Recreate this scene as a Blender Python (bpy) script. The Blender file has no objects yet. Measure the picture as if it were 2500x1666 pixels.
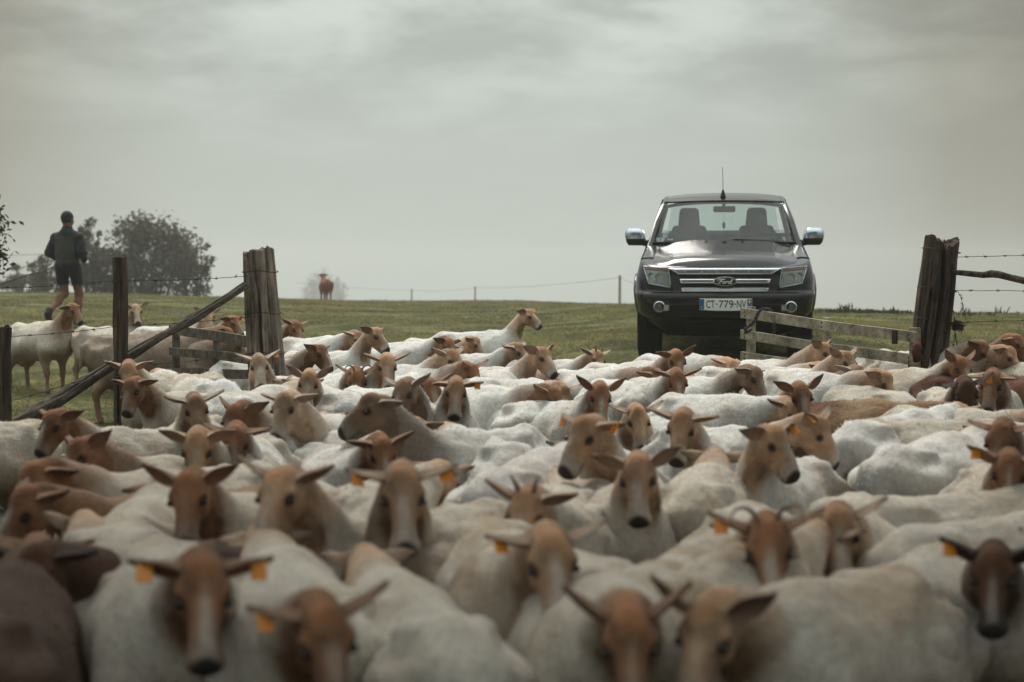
import bpy, bmesh, math, random
import numpy as np
from mathutils import Vector, Matrix

S = bpy.context.scene
COL = S.collection
R = math.radians
rng = np.random.default_rng(7)
random.seed(7)

# ------------------------------------------------------------------ camera
CAM_Z = 1.45
PITCH = R(1.77)
cam_d = bpy.data.cameras.new('camera')
cam = bpy.data.objects.new('camera', cam_d)
COL.objects.link(cam)
cam.location = (0, 0, CAM_Z)
cam.rotation_euler = (math.pi / 2 - PITCH, 0, 0)
cam_d.sensor_width = 36.0
cam_d.lens = 62.0
cam_d.clip_start = 0.05
cam_d.clip_end = 6000
cam_d.dof.use_dof = True
cam_d.dof.focus_distance = 13.5
cam_d.dof.aperture_fstop = 2.7
S.camera = cam

# ------------------------------------------------------------------ world
CLOUD_A = (5.2, 3.7, 0.0)
SUN_EL, SUN_AZ = R(54), R(-14)          # azimuth measured from +Y (ahead of the camera) towards +X
W = bpy.data.worlds.new('World')
S.world = W
W.use_nodes = True
nt = W.node_tree
for n in list(nt.nodes):
    nt.nodes.remove(n)
def N(t, kind, **kw):
    n = t.nodes.new(kind)
    for k, v in kw.items():
        setattr(n, k, v)
    return n
wo = N(nt, 'ShaderNodeOutputWorld')
bg = N(nt, 'ShaderNodeBackground')
bg.inputs['Strength'].default_value = 0.1
sky = N(nt, 'ShaderNodeTexSky', sky_type='NISHITA', sun_disc=False)
sky.sun_elevation = SUN_EL
sky.sun_rotation = SUN_AZ
sky.air_density = 1.6
sky.dust_density = 4.0
tc = N(nt, 'ShaderNodeTexCoord')
def vm(op, a, b=None):
    n = N(nt, 'ShaderNodeVectorMath', operation=op)
    for k, q in enumerate((a, b)):
        if q is None: continue
        if hasattr(q, 'is_linked') or hasattr(q, 'links'): nt.links.new(q, n.inputs[k])
        else: n.inputs[k].default_value = q
    return n
def fm(op, a, b=None, c=None):
    n = N(nt, 'ShaderNodeMath', operation=op)
    for k, q in enumerate((a, b, c)):
        if q is None: continue
        if hasattr(q, 'links'): nt.links.new(q, n.inputs[k])
        else: n.inputs[k].default_value = q
    return n.outputs[0]
def mrange(v, a, b, c, d, smooth=True):
    n = N(nt, 'ShaderNodeMapRange', interpolation_type='SMOOTHSTEP' if smooth else 'LINEAR')
    nt.links.new(v, n.inputs[0])
    for k, q in enumerate((a, b, c, d)): n.inputs[k + 1].default_value = q
    return n.outputs[0]
dirn = vm('NORMALIZE', tc.outputs['Generated']).outputs[0]
sp = N(nt, 'ShaderNodeSeparateXYZ'); nt.links.new(dirn, sp.inputs[0])
zc = fm('MAXIMUM', sp.outputs['Z'], 0.0)
inv = fm('DIVIDE', 1.0, fm('ADD', zc, .22))          # cloud deck seen in perspective
cb = N(nt, 'ShaderNodeCombineXYZ')
nt.links.new(fm('MULTIPLY', sp.outputs['X'], inv), cb.inputs[0]); nt.links.new(fm('MULTIPLY', sp.outputs['Y'], inv), cb.inputs[1])
def cloud(scale, loc, detail, rough):
    mp = N(nt, 'ShaderNodeMapping'); mp.inputs['Location'].default_value = loc
    nt.links.new(cb.outputs[0], mp.inputs['Vector'])
    n = N(nt, 'ShaderNodeTexNoise'); n.inputs['Scale'].default_value = scale; n.inputs['Detail'].default_value = detail; n.inputs['Roughness'].default_value = rough
    n.inputs['Distortion'].default_value = .3
    nt.links.new(mp.outputs[0], n.inputs['Vector']); return n.outputs['Fac']
c1 = cloud(3.4, CLOUD_A, 7, .55)
c2 = cloud(10.0, (1.7, 4.1, 0), 5, .6)
cl = fm('ADD', fm('MULTIPLY', c1, .78), fm('MULTIPLY', c2, .22))
amt = mrange(sp.outputs['Z'], .06, .17, .08, 1.0)      # the mist evens out the cloud low down
tex = fm('ADD', 1.0, fm('MULTIPLY', amt, mrange(cl, .36, .68, -.22, .38)))
# the hidden sun ahead brightens the overcast around it
gl_ = vm('DOT_PRODUCT', dirn, (-.02, .998, .06)).outputs['Value']
glow = mrange(gl_, .90, 1.0, 0.0, 1.0)
ramp = N(nt, 'ShaderNodeValToRGB')
ramp.color_ramp.elements[0].position = 0.0; ramp.color_ramp.elements[0].color = (.34, .362, .35, 1)
ramp.color_ramp.elements[1].position = 1.0; ramp.color_ramp.elements[1].color = (.53, .592, .552, 1)
e = ramp.color_ramp.elements.new(.50); e.color = (.272, .266, .222, 1)
e = ramp.color_ramp.elements.new(.73); e.color = (.318, .320, .274, 1)
e = ramp.color_ramp.elements.new(.91); e.color = (.445, .487, .448, 1)
nt.links.new(glow, ramp.inputs['Fac'])
zen = fm('ADD', 1.0, fm('MULTIPLY', fm('MAXIMUM', fm('SUBTRACT', zc, .17), 0.0), 5.0))      # overcast is brighter overhead
sc1 = vm('SCALE', ramp.outputs['Color']); nt.links.new(fm('MULTIPLY', fm('MULTIPLY', tex, zen), 5.0), sc1.inputs['Scale'])
mx = N(nt, 'ShaderNodeMix', data_type='RGBA')
mx.inputs['Factor'].default_value = 0.95
nt.links.new(sky.outputs['Color'], mx.inputs[6])
nt.links.new(sc1.outputs[0], mx.inputs[7])
nt.links.new(mx.outputs[2], bg.inputs['Color'])
nt.links.new(bg.outputs['Background'], wo.inputs['Surface'])

sun_d = bpy.data.lights.new('sun', 'SUN')
sun = bpy.data.objects.new('sun', sun_d)
COL.objects.link(sun)
sun_d.energy = 1.5
sun_d.angle = R(22)
sun_d.color = (1.0, 0.945, 0.86)
sd = Vector((math.sin(SUN_AZ) * math.cos(SUN_EL), math.cos(SUN_AZ) * math.cos(SUN_EL), math.sin(SUN_EL)))
sun.rotation_euler = (-sd).to_track_quat('-Z', 'Y').to_euler()

S.view_settings.view_transform = 'Standard'
S.view_settings.look = 'None'
S.view_settings.exposure = 0.8
S.view_settings.gamma = 1.0
S.render.engine = 'CYCLES'
S.cycles.use_denoising = True
S.cycles.max_bounces = 6
S.cycles.diffuse_bounces = 2
S.cycles.transparent_max_bounces = 12
S.cycles.volume_bounces = 1

# ------------------------------------------------------------------ photo geometry helpers
FPX = 62.0 / 36.0 * 2500.0
def ray(px, py):
    """direction of a photograph pixel, with unit forward (Y) component"""
    a = (px - 1250.0) / FPX
    b = (833.0 - py) / FPX
    y = math.cos(PITCH) + b * math.sin(PITCH)
    z = -math.sin(PITCH) + b * math.cos(PITCH)
    return a / y, z / y
def at(px, py, d):
    a, b = ray(px, py)
    return Vector((a * d, d, CAM_Z + b * d))
def project(p):
    y = p[1] * math.cos(PITCH) - (p[2] - CAM_Z) * math.sin(PITCH)
    z = p[1] * math.sin(PITCH) + (p[2] - CAM_Z) * math.cos(PITCH)
    return 1250 + FPX * p[0] / y, 833 - FPX * z / y

# ------------------------------------------------------------------ noise
def _hash(ix, iy, iz, seed):
    n = (ix.astype(np.int64) * 374761393 + iy.astype(np.int64) * 668265263 + iz.astype(np.int64) * 2147483647 + seed * 144665) & 0xffffffff
    n = ((n ^ (n >> 13)) * 1274126177) & 0xffffffff
    return ((n ^ (n >> 16)) & 0xffff) / 65535.0
def vnoise(p, f, seed=0):
    q = np.asarray(p, float) * f
    i = np.floor(q); t = q - i; t = t * t * (3 - 2 * t)
    i = i.astype(np.int64)
    r = 0
    for dx in (0, 1):
        for dy in (0, 1):
            for dz in (0, 1):
                w = (t[..., 0] if dx else 1 - t[..., 0]) * (t[..., 1] if dy else 1 - t[..., 1]) * (t[..., 2] if dz else 1 - t[..., 2])
                r = r + w * _hash(i[..., 0] + dx, i[..., 1] + dy, i[..., 2] + dz, seed)
    return r * 2 - 1
def fbm(p, f, octv=3, seed=0):
    r = 0; a = 1.0
    for k in range(octv):
        r = r + a * vnoise(p, f * 2 ** k, seed + 17 * k); a *= 0.5
    return r
def sstep(a, b, x):
    t = np.clip((x - a) / (b - a), 0, 1)
    return t * t * (3 - 2 * t)

# ------------------------------------------------------------------ terrain
_TY = np.array([-60, 0, 5, 9, 11, 12.5, 14.5, 16.5, 18.8, 21, 23, 27.8, 32, 40, 50, 60, 75, 90, 110, 140, 250, 700, 1500], float)
_TU = np.array([-.30, 0.0, .07, .125, .30])
_TZ = np.array([
 [-1.42, -1.42, -1.42, -1.36, -1.25, -1.22, -1.20, -1.19, -1.12, -.98, -.85, -.58, -.44, -.28, -.17, -.22, -.70, -1.4, -3.0, -5, -12, -16, -20],
 [-1.42, -1.42, -1.42, -1.40, -1.37, -1.34, -1.29, -1.20, -1.04, -.87, -.73, -.59, -.53, -.51, -.53, -.57, -.64, -.70, -1.3, -4, -12, -16, -20],
 [-1.42, -1.42, -1.42, -1.40, -1.36, -1.30, -1.20, -1.05, -.87, -.72, -.60, -.48, -.45, -.46, -.54, -.63, -.80, -1.2, -2.5, -5, -12, -16, -20],
 [-1.42, -1.42, -1.42, -1.39, -1.34, -1.27, -1.13, -.97, -.80, -.645, -.51, -.43, -.44, -.54, -.70, -.95, -1.6, -2.5, -4, -6, -12, -16, -20],
 [-1.42, -1.42, -1.42, -1.37, -1.28, -1.19, -1.07, -.94, -.81, -.70, -.61, -.52, -.53, -.66, -.95, -1.4, -2.4, -3.5, -5, -7, -12, -16, -20]])
def terrain(x, y):
    x = np.asarray(x, float); y = np.asarray(y, float)
    u = np.clip(x / np.maximum(y, 9.0), -.299, .299)
    cols = np.array([np.interp(y, _TY, _TZ[k]) for k in range(5)])
    k = np.clip(np.searchsorted(_TU, u) - 1, 0, 3)
    t = (u - _TU[k]) / (_TU[k + 1] - _TU[k]); t = t * t * (3 - 2 * t)
    a = np.take_along_axis(cols, k[None], 0)[0] if cols.ndim > 1 else cols[k]
    b = np.take_along_axis(cols, (k + 1)[None], 0)[0] if cols.ndim > 1 else cols[k + 1]
    return CAM_Z + a + (b - a) * t
def tz(x, y):
    return float(terrain(np.array([x]), np.array([y]))[0])

# ------------------------------------------------------------------ object helpers
def tag(o, label, cat, group=None, kind=None):
    if label: o['label'] = label
    if cat: o['category'] = cat
    if group: o['group'] = group
    if kind: o['kind'] = kind
    return o
def empty(name, loc=(0, 0, 0), rot=(0, 0, 0)):
    o = bpy.data.objects.new(name, None)
    COL.objects.link(o)
    o.location = loc; o.rotation_euler = rot
    o.empty_display_size = 0.1
    return o
def link(name, me, parent=None, mat=None):
    o = bpy.data.objects.new(name, me)
    COL.objects.link(o)
    if parent is not None: o.parent = parent
    if mat is not None and not me.materials: me.materials.append(mat)
    return o
def np_mesh(name, V, F, smooth=True, colors=None, cname='coat'):
    """V (n,3); F list of int arrays (m,k)"""
    me = bpy.data.meshes.new(name)
    if isinstance(F, np.ndarray): F = [F]
    V = np.ascontiguousarray(V, np.float32)
    me.vertices.add(len(V)); me.vertices.foreach_set('co', V.ravel())
    idx = np.concatenate([f.ravel() for f in F]).astype(np.int32)
    tot = np.concatenate([np.full(len(f), f.shape[1]) for f in F]).astype(np.int32)
    st = np.concatenate([[0], np.cumsum(tot)[:-1]]).astype(np.int32)
    me.loops.add(len(idx)); me.loops.foreach_set('vertex_index', idx)
    me.polygons.add(len(tot)); me.polygons.foreach_set('loop_start', st); me.polygons.foreach_set('loop_total', tot)
    me.polygons.foreach_set('use_smooth', np.full(len(tot), smooth))
    me.update(calc_edges=True)
    if colors is not None:
        a = me.color_attributes.new(cname, 'FLOAT_COLOR', 'POINT')
        c = np.ones((len(V), 4), np.float32); c[:, :3] = colors
        a.data.foreach_set('color', c.ravel())
    return me
class MB:
    """collects simple solids into one mesh"""
    def __init__(self): self.v = []; self.f = []
    def add(self, v, f):
        o = len(self.v); self.v += [tuple(p) for p in v]; self.f += [tuple(i + o for i in q) for q in f]; return self
    def box(self, c, s, M=None, taper=1.0):
        hx, hy, hz = s[0] / 2, s[1] / 2, s[2] / 2
        v = []
        for z, t in ((-hz, 1), (hz, taper)):
            for x, y in ((-hx, -hy), (hx, -hy), (hx, hy), (-hx, hy)):
                p = Vector((x * t, y * t, z))
                if M is not None: p = M @ p
                v.append(p + Vector(c))
        return self.add(v, [(0, 3, 2, 1), (4, 5, 6, 7), (0, 1, 5, 4), (1, 2, 6, 5), (2, 3, 7, 6), (3, 0, 4, 7)])
    def tube(self, pts, rad, n=8, cap=True):
        pts = [Vector(p) for p in pts]
        if not hasattr(rad, '__len__'): rad = [rad] * len(pts)
        v = []; f = []; prev = None
        for i, p in enumerate(pts):
            t = (pts[min(i + 1, len(pts) - 1)] - pts[max(i - 1, 0)]).normalized()
            a = prev if prev is not None else (Vector((0, 0, 1)) if abs(t.z) < .9 else Vector((1, 0, 0)))
            s = t.cross(a)
            if s.length < 1e-5: s = t.cross(Vector((0, 1, 0)))
            s.normalize(); b = s.cross(t); prev = b
            for k in range(n):
                q = 2 * math.pi * k / n
                v.append(p + (s * math.cos(q) + b * math.sin(q)) * rad[i])
        for i in range(len(pts) - 1):
            for k in range(n):
                f.append((i * n + k, i * n + (k + 1) % n, (i + 1) * n + (k + 1) % n, (i + 1) * n + k))
        if cap:
            f.append(tuple(range(n - 1, -1, -1))); f.append(tuple((len(pts) - 1) * n + k for k in range(n)))
        return self.add(v, f)
    def prism(self, poly, y0, y1):
        """polygon given in (x,z), extruded along y"""
        n = len(poly)
        v = [(x, y0, z) for x, z in poly] + [(x, y1, z) for x, z in poly]
        f = [tuple(range(n)), tuple(range(2 * n - 1, n - 1, -1))]
        f += [(i, i + n, (i + 1) % n + n, (i + 1) % n) for i in range(n)]
        return self.add(v, f)
    def mesh(self, name, smooth=False, bevel=0):
        me = bpy.data.meshes.new(name)
        me.from_pydata(self.v, [], self.f)
        bm = bmesh.new(); bm.from_mesh(me)
        bmesh.ops.recalc_face_normals(bm, faces=bm.faces)
        if bevel:
            bmesh.ops.bevel(bm, geom=[e for e in bm.edges if len(e.link_faces) == 2 and e.calc_face_angle(0) > .6], offset=bevel, segments=2, profile=.5, affect='EDGES', clamp_overlap=True)
        bm.to_mesh(me); bm.free()
        if smooth:
            me.polygons.foreach_set('use_smooth', [True] * len(me.polygons))
            if smooth == 'auto':
                me.set_sharp_from_angle(angle=R(38))
        return me
    def build(self, name, mat, parent=None, smooth=False, bevel=0):
        return link(name, self.mesh(name, smooth, bevel), parent, mat)

# ------------------------------------------------------------------ materials
def principled(name):
    m = bpy.data.materials.new(name); m.use_nodes = True
    t = m.node_tree; b = t.nodes['Principled BSDF']
    return m, t, b
def mat_noise(name, c1, c2, scale=8, rough=.8, bump=.0, bscale=40, detail=6, stretch=(1, 1, 1), metal=0, spec=.5, coat=0, lo=.3, hi=.7, coords='Object', bdist=.01, rough2=None):
    m, t, b = principled(name)
    tcx = N(t, 'ShaderNodeTexCoord'); mpx = N(t, 'ShaderNodeMapping')
    mpx.inputs['Scale'].default_value = stretch
    t.links.new(tcx.outputs[coords], mpx.inputs['Vector'])
    nx = N(t, 'ShaderNodeTexNoise'); nx.inputs['Scale'].default_value = scale; nx.inputs['Detail'].default_value = detail
    nx.inputs['Roughness'].default_value = .62
    t.links.new(mpx.outputs['Vector'], nx.inputs['Vector'])
    rp = N(t, 'ShaderNodeValToRGB')
    rp.color_ramp.elements[0].position = lo; rp.color_ramp.elements[0].color = (*c1, 1)
    rp.color_ramp.elements[1].position = hi; rp.color_ramp.elements[1].color = (*c2, 1)
    t.links.new(nx.outputs['Fac'], rp.inputs['Fac'])
    t.links.new(rp.outputs['Color'], b.inputs['Base Color'])
    b.inputs['Roughness'].default_value = rough
    if rough2 is not None:
        mr = N(t, 'ShaderNodeMapRange'); mr.inputs[3].default_value = rough; mr.inputs[4].default_value = rough2
        t.links.new(nx.outputs['Fac'], mr.inputs[0]); t.links.new(mr.outputs[0], b.inputs['Roughness'])
    b.inputs['Metallic'].default_value = metal
    b.inputs['Specular IOR Level'].default_value = spec
    b.inputs['Coat Weight'].default_value = coat
    if bump:
        nb = N(t, 'ShaderNodeTexNoise'); nb.inputs['Scale'].default_value = bscale; nb.inputs['Detail'].default_value = 5
        t.links.new(mpx.outputs['Vector'], nb.inputs['Vector'])
        bp = N(t, 'ShaderNodeBump'); bp.inputs['Strength'].default_value = bump; bp.inputs['Distance'].default_value = bdist
        t.links.new(nb.outputs['Fac'], bp.inputs['Height']); t.links.new(bp.outputs['Normal'], b.inputs['Normal'])
    return m
def mat_plain(name, c, rough=.5, metal=0, coat=0, spec=.5):
    return mat_noise(name, tuple(x * .9 for x in c), tuple(min(1, x * 1.08) for x in c), 25, rough, metal=metal, coat=coat, spec=spec)
def mat_attr(name, attr, rough=.85, nscale=60, namt=.25, bump=.3, bscale=120, bdist=.004, sheen=.3, big=6, bigamt=.15):
    """colour from a vertex attribute, broken up by noise"""
    m, t, b = principled(name)
    at_ = N(t, 'ShaderNodeAttribute', attribute_name=attr)
    tcx = N(t, 'ShaderNodeTexCoord')
    prev = at_.outputs['Color']
    for sc, am in ((nscale, namt), (big, bigamt)):
        nx = N(t, 'ShaderNodeTexNoise'); nx.inputs['Scale'].default_value = sc; nx.inputs['Detail'].default_value = 5
        t.links.new(tcx.outputs['Object'], nx.inputs['Vector'])
        mr = N(t, 'ShaderNodeMapRange'); mr.inputs[1].default_value = .25; mr.inputs[2].default_value = .75
        mr.inputs[3].default_value = 1 - am; mr.inputs[4].default_value = 1 + am * .5
        t.links.new(nx.outputs['Fac'], mr.inputs[0])
        ml = N(t, 'ShaderNodeMix', data_type='RGBA', blend_type='MULTIPLY'); ml.inputs['Factor'].default_value = 1
        t.links.new(prev, ml.inputs[6]); t.links.new(mr.outputs[0], ml.inputs[7])
        prev = ml.outputs[2]
    t.links.new(prev, b.inputs['Base Color'])
    b.inputs['Roughness'].default_value = rough
    b.inputs['Specular IOR Level'].default_value = .25
    b.inputs['Sheen Weight'].default_value = sheen
    b.inputs['Sheen Roughness'].default_value = .6
    if bump:
        nb = N(t, 'ShaderNodeTexNoise'); nb.inputs['Scale'].default_value = bscale; nb.inputs['Detail'].default_value = 6
        nb.inputs['Roughness'].default_value = .65
        t.links.new(tcx.outputs['Object'], nb.inputs['Vector'])
        bp = N(t, 'ShaderNodeBump'); bp.inputs['Strength'].default_value = bump; bp.inputs['Distance'].default_value = bdist
        t.links.new(nb.outputs['Fac'], bp.inputs['Height']); t.links.new(bp.outputs['Normal'], b.inputs['Normal'])
    return m

# ------------------------------------------------------------------ signed-distance modelling
class SDF:
    def __init__(self, xs, ys, zs):
        self.x, self.y, self.z = (np.asarray(a, np.float32) for a in (xs, ys, zs))
        self.P = np.meshgrid(self.x, self.y, self.z, indexing='ij')
        self.f = np.full(self.P[0].shape, 1e3, np.float32)
    def smin(self, d, k):
        if k <= 0: self.f = np.minimum(self.f, d); return
        h = np.clip(.5 + .5 * (self.f - d) / k, 0, 1)
        self.f = self.f * (1 - h) + d * h - k * h * (1 - h)
    def sub(self, d, k):
        h = np.clip(.5 - .5 * (self.f + d) / k, 0, 1)
        self.f = self.f * (1 - h) - d * h + k * h * (1 - h)
    def ell_d(self, c, r, B=None):
        X = [self.P[i] - c[i] for i in range(3)]
        if B is not None:
            X = [X[0] * b[0] + X[1] * b[1] + X[2] * b[2] for b in B]
        k0 = np.sqrt(sum((X[i] / r[i]) ** 2 for i in range(3)))
        k1 = np.sqrt(sum((X[i] / (r[i] * r[i])) ** 2 for i in range(3)))
        return k0 * (k0 - 1) / np.maximum(k1, 1e-6)
    def cone_d(self, a, b, ra, rb, flat=1.0):
        """capsule with two radii; flat < 1 squeezes it sideways (y)"""
        a = np.array(a, float); b = np.array(b, float)
        d = b - a; L2 = float(d @ d)
        X = [self.P[i] - a[i] for i in range(3)]
        h = np.clip((X[0] * d[0] + X[1] * d[1] + X[2] * d[2]) / L2, 0, 1)
        q = [X[i] - h * d[i] for i in range(3)]
        if flat != 1.0: q[1] = q[1] / flat
        return np.sqrt(q[0] ** 2 + q[1] ** 2 + q[2] ** 2) - (ra + (rb - ra) * h)
    def ell(self, c, r, k=.03, B=None): self.smin(self.ell_d(c, r, B), k)
    def cone(self, a, b, ra, rb, k=.03, flat=1.0): self.smin(self.cone_d(a, b, ra, rb, flat), k)
    def mesh(self):
        f = self.f; x, y, z = self.x, self.y, self.z
        s = f < 0
        nx, ny, nz = f.shape
        acc = np.zeros((nx - 1, ny - 1, nz - 1, 3), np.float32); cnt = np.zeros((nx - 1, ny - 1, nz - 1), np.float32)
        coords = (x, y, z)
        for ax in range(3):
            o = [a for a in range(3) if a != ax]
            lo = [slice(None)] * 3; hi = [slice(None)] * 3
            lo[ax] = slice(0, -1); hi[ax] = slice(1, None)
            f0 = f[tuple(lo)]; f1 = f[tuple(hi)]
            cr = (s[tuple(lo)] != s[tuple(hi)])
            t = np.where(cr, f0 / np.where(np.abs(f0 - f1) < 1e-9, 1e-9, f0 - f1), 0)
            pos = [None] * 3
            c = coords[ax]
            shp = [1, 1, 1]; shp[ax] = -1
            pos[ax] = c[:-1].reshape(shp) + t * np.diff(c).reshape(shp)
            for oo in o:
                sh = [1, 1, 1]; sh[oo] = -1
                pos[oo] = np.broadcast_to(coords[oo].reshape(sh), t.shape)
            for d0 in (0, 1):
                for d1 in (0, 1):
                    sl = [slice(None)] * 3
                    for oo, dd in zip(o, (d0, d1)):
                        sl[oo] = slice(0, -1) if dd == 0 else slice(1, None)
                    sl = tuple(sl)
                    m = cr[sl]
                    cnt += m
                    for a in range(3):
                        acc[..., a] += np.where(m, pos[a][sl], 0)
        act = cnt > 0
        vid = np.full(act.shape, -1, np.int64); vid[act] = np.arange(act.sum())
        V = acc[act] / cnt[act][:, None]
        quads = []
        for ax in range(3):
            o = [(ax + 1) % 3, (ax + 2) % 3]
            lo = [slice(1, -1)] * 3; hi = [slice(1, -1)] * 3
            lo[ax] = slice(0, -1); hi[ax] = slice(1, None)
            a = s[tuple(lo)]; b = s[tuple(hi)]
            idx = np.argwhere(a != b)
            if len(idx) == 0: continue
            inside = a[tuple(idx.T)]
            base = idx.copy()
            for oo in o: base[:, oo] += 1
            def g(d0, d1):
                q = base.copy(); q[:, o[0]] -= d0; q[:, o[1]] -= d1
                return vid[tuple(q.T)]
            Q = np.stack([g(1, 1), g(0, 1), g(0, 0), g(1, 0)], 1)
            Q[~inside] = Q[~inside][:, ::-1]
            quads.append(Q)
        return V.astype(np.float64), np.concatenate(quads)
def relax(V, F, it=2, lam=.5):
    e = np.concatenate([F[:, [0, 1]], F[:, [1, 2]], F[:, [2, 3]], F[:, [3, 0]]])
    for _ in range(it):
        s = np.zeros_like(V); c = np.zeros(len(V))
        np.add.at(s, e[:, 0], V[e[:, 1]]); np.add.at(c, e[:, 0], 1)
        np.add.at(s, e[:, 1], V[e[:, 0]]); np.add.at(c, e[:, 1], 1)
        V = V + lam * (s / np.maximum(c, 1)[:, None] - V)
    return V
def normals(V, F):
    n = np.cross(V[F[:, 2]] - V[F[:, 0]], V[F[:, 3]] - V[F[:, 1]])
    o = np.zeros_like(V)
    for k in range(4): np.add.at(o, F[:, k], n)
    return o / np.maximum(np.linalg.norm(o, axis=1), 1e-9)[:, None]
def spaced(*segs):
    """(start, end, step), ..."""
    out = []
    for a, b, s in segs:
        n = max(1, round((b - a) / s)); out += list(np.linspace(a, b, n, endpoint=False))
    return np.array(out + [segs[-1][1]])
def rz(a):
    c, s = math.cos(a), math.sin(a); return np.array([[c, -s, 0], [s, c, 0], [0, 0, 1]])
def ry(a):
    c, s = math.cos(a), math.sin(a); return np.array([[c, 0, s], [0, 1, 0], [-s, 0, c]])
def rx(a):
    c, s = math.cos(a), math.sin(a); return np.array([[1, 0, 0], [0, c, -s], [0, s, c]])

# ================================================================== GROUND
def ground_mat():
    m, t, b = principled('pasture_ground')
    geo = N(t, 'ShaderNodeTexCoord')
    mpx = N(t, 'ShaderNodeMapping'); t.links.new(geo.outputs['Object'], mpx.inputs['Vector'])
    def noise(s, d=6):
        n = N(t, 'ShaderNodeTexNoise'); n.inputs['Scale'].default_value = s; n.inputs['Detail'].default_value = d
        t.links.new(mpx.outputs['Vector'], n.inputs['Vector']); return n
    def ramp(src, p0, c0, p1, c1):
        r = N(t, 'ShaderNodeValToRGB'); r.color_ramp.elements[0].position = p0; r.color_ramp.elements[0].color = (*c0, 1)
        r.color_ramp.elements[1].position = p1; r.color_ramp.elements[1].color = (*c1, 1)
        t.links.new(src, r.inputs['Fac']); return r
    g1 = ramp(noise(1.1).outputs['Fac'], .38, (.045, .052, .016), .62, (.155, .148, .056))
    g2 = ramp(noise(14).outputs['Fac'], .3, (.45, .45, .4), .7, (1.15, 1.1, 1.0))
    ml = N(t, 'ShaderNodeMix', data_type='RGBA', blend_type='MULTIPLY'); ml.inputs['Factor'].default_value = 1
    t.links.new(g1.outputs['Color'], ml.inputs[6]); t.links.new(g2.outputs['Color'], ml.inputs[7])
    dirt = ramp(noise(6).outputs['Fac'], .3, (.028, .022, .016), .7, (.075, .06, .045))
    at_ = N(t, 'ShaderNodeAttribute', attribute_name='worn')
    mx2 = N(t, 'ShaderNodeMix', data_type='RGBA')
    t.links.new(at_.outputs['Fac'], mx2.inputs['Factor'])
    t.links.new(ml.outputs[2], mx2.inputs[6]); t.links.new(dirt.outputs['Color'], mx2.inputs[7])
    t.links.new(mx2.outputs[2], b.inputs['Base Color'])
    b.inputs['Roughness'].default_value = .95; b.inputs['Specular IOR Level'].default_value = .15
    bp = N(t, 'ShaderNodeBump'); bp.inputs['Strength'].default_value = .6; bp.inputs['Distance'].default_value = .04
    t.links.new(noise(30).outputs['Fac'], bp.inputs['Height']); t.links.new(bp.outputs['Normal'], b.inputs['Normal'])
    return m
def worn(x, y):
    """trampled earth in the lane and the gateway"""
    w = sstep(16.5, 12.5, y) * sstep(-2.9 - .10 * y, -1.8 - .05 * y, x)
    w = np.maximum(w, .9 * sstep(11, 8.5, y))
    return np.clip(w, 0, 1)
ys = np.concatenate([np.linspace(-60, 0, 20, endpoint=False), np.arange(0, 30, .22), np.arange(30, 70, .7), np.geomspace(70, 700, 60)])
tt = np.linspace(-1, 1, 221)
xw = np.sign(tt) * (np.abs(tt) * 14 + 686 * np.abs(tt) ** 6)
GX, GY = np.meshgrid(xw, ys, indexing='ij')
GZ = terrain(GX.ravel(), GY.ravel()).reshape(GX.shape)
pp = np.stack([GX, GY, np.zeros_like(GX)], -1)
amp = np.clip(GY / 20, .5, 1)
ground_bump = lambda p, y: .035 * vnoise(p, .45, 3) + .02 * vnoise(p, 1.7, 5)
GZ = GZ + ground_bump(pp, GY)
nx_, ny_ = GX.shape
ii = np.arange(nx_ * ny_).reshape(nx_, ny_)
GF = np.stack([ii[:-1, :-1], ii[1:, :-1], ii[1:, 1:], ii[:-1, 1:]], -1).reshape(-1, 4)
GV = np.stack([GX, GY, GZ], -1).reshape(-1, 3)
wn = worn(GV[:, 0], GV[:, 1]) * (.75 + .4 * vnoise(GV * [1, 1, 0], 1.1, 9))
gme = np_mesh('ground', GV, GF, True, np.repeat(np.clip(wn, 0, 1)[:, None], 3, 1), 'worn')
ground = link('ground', gme, None, ground_mat())
ground['kind'] = 'structure'
def gz(x, y):
    p = np.array([[x, y, 0.0]])
    return tz(x, y) + float(ground_bump(p, np.array([y]))[0])

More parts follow.
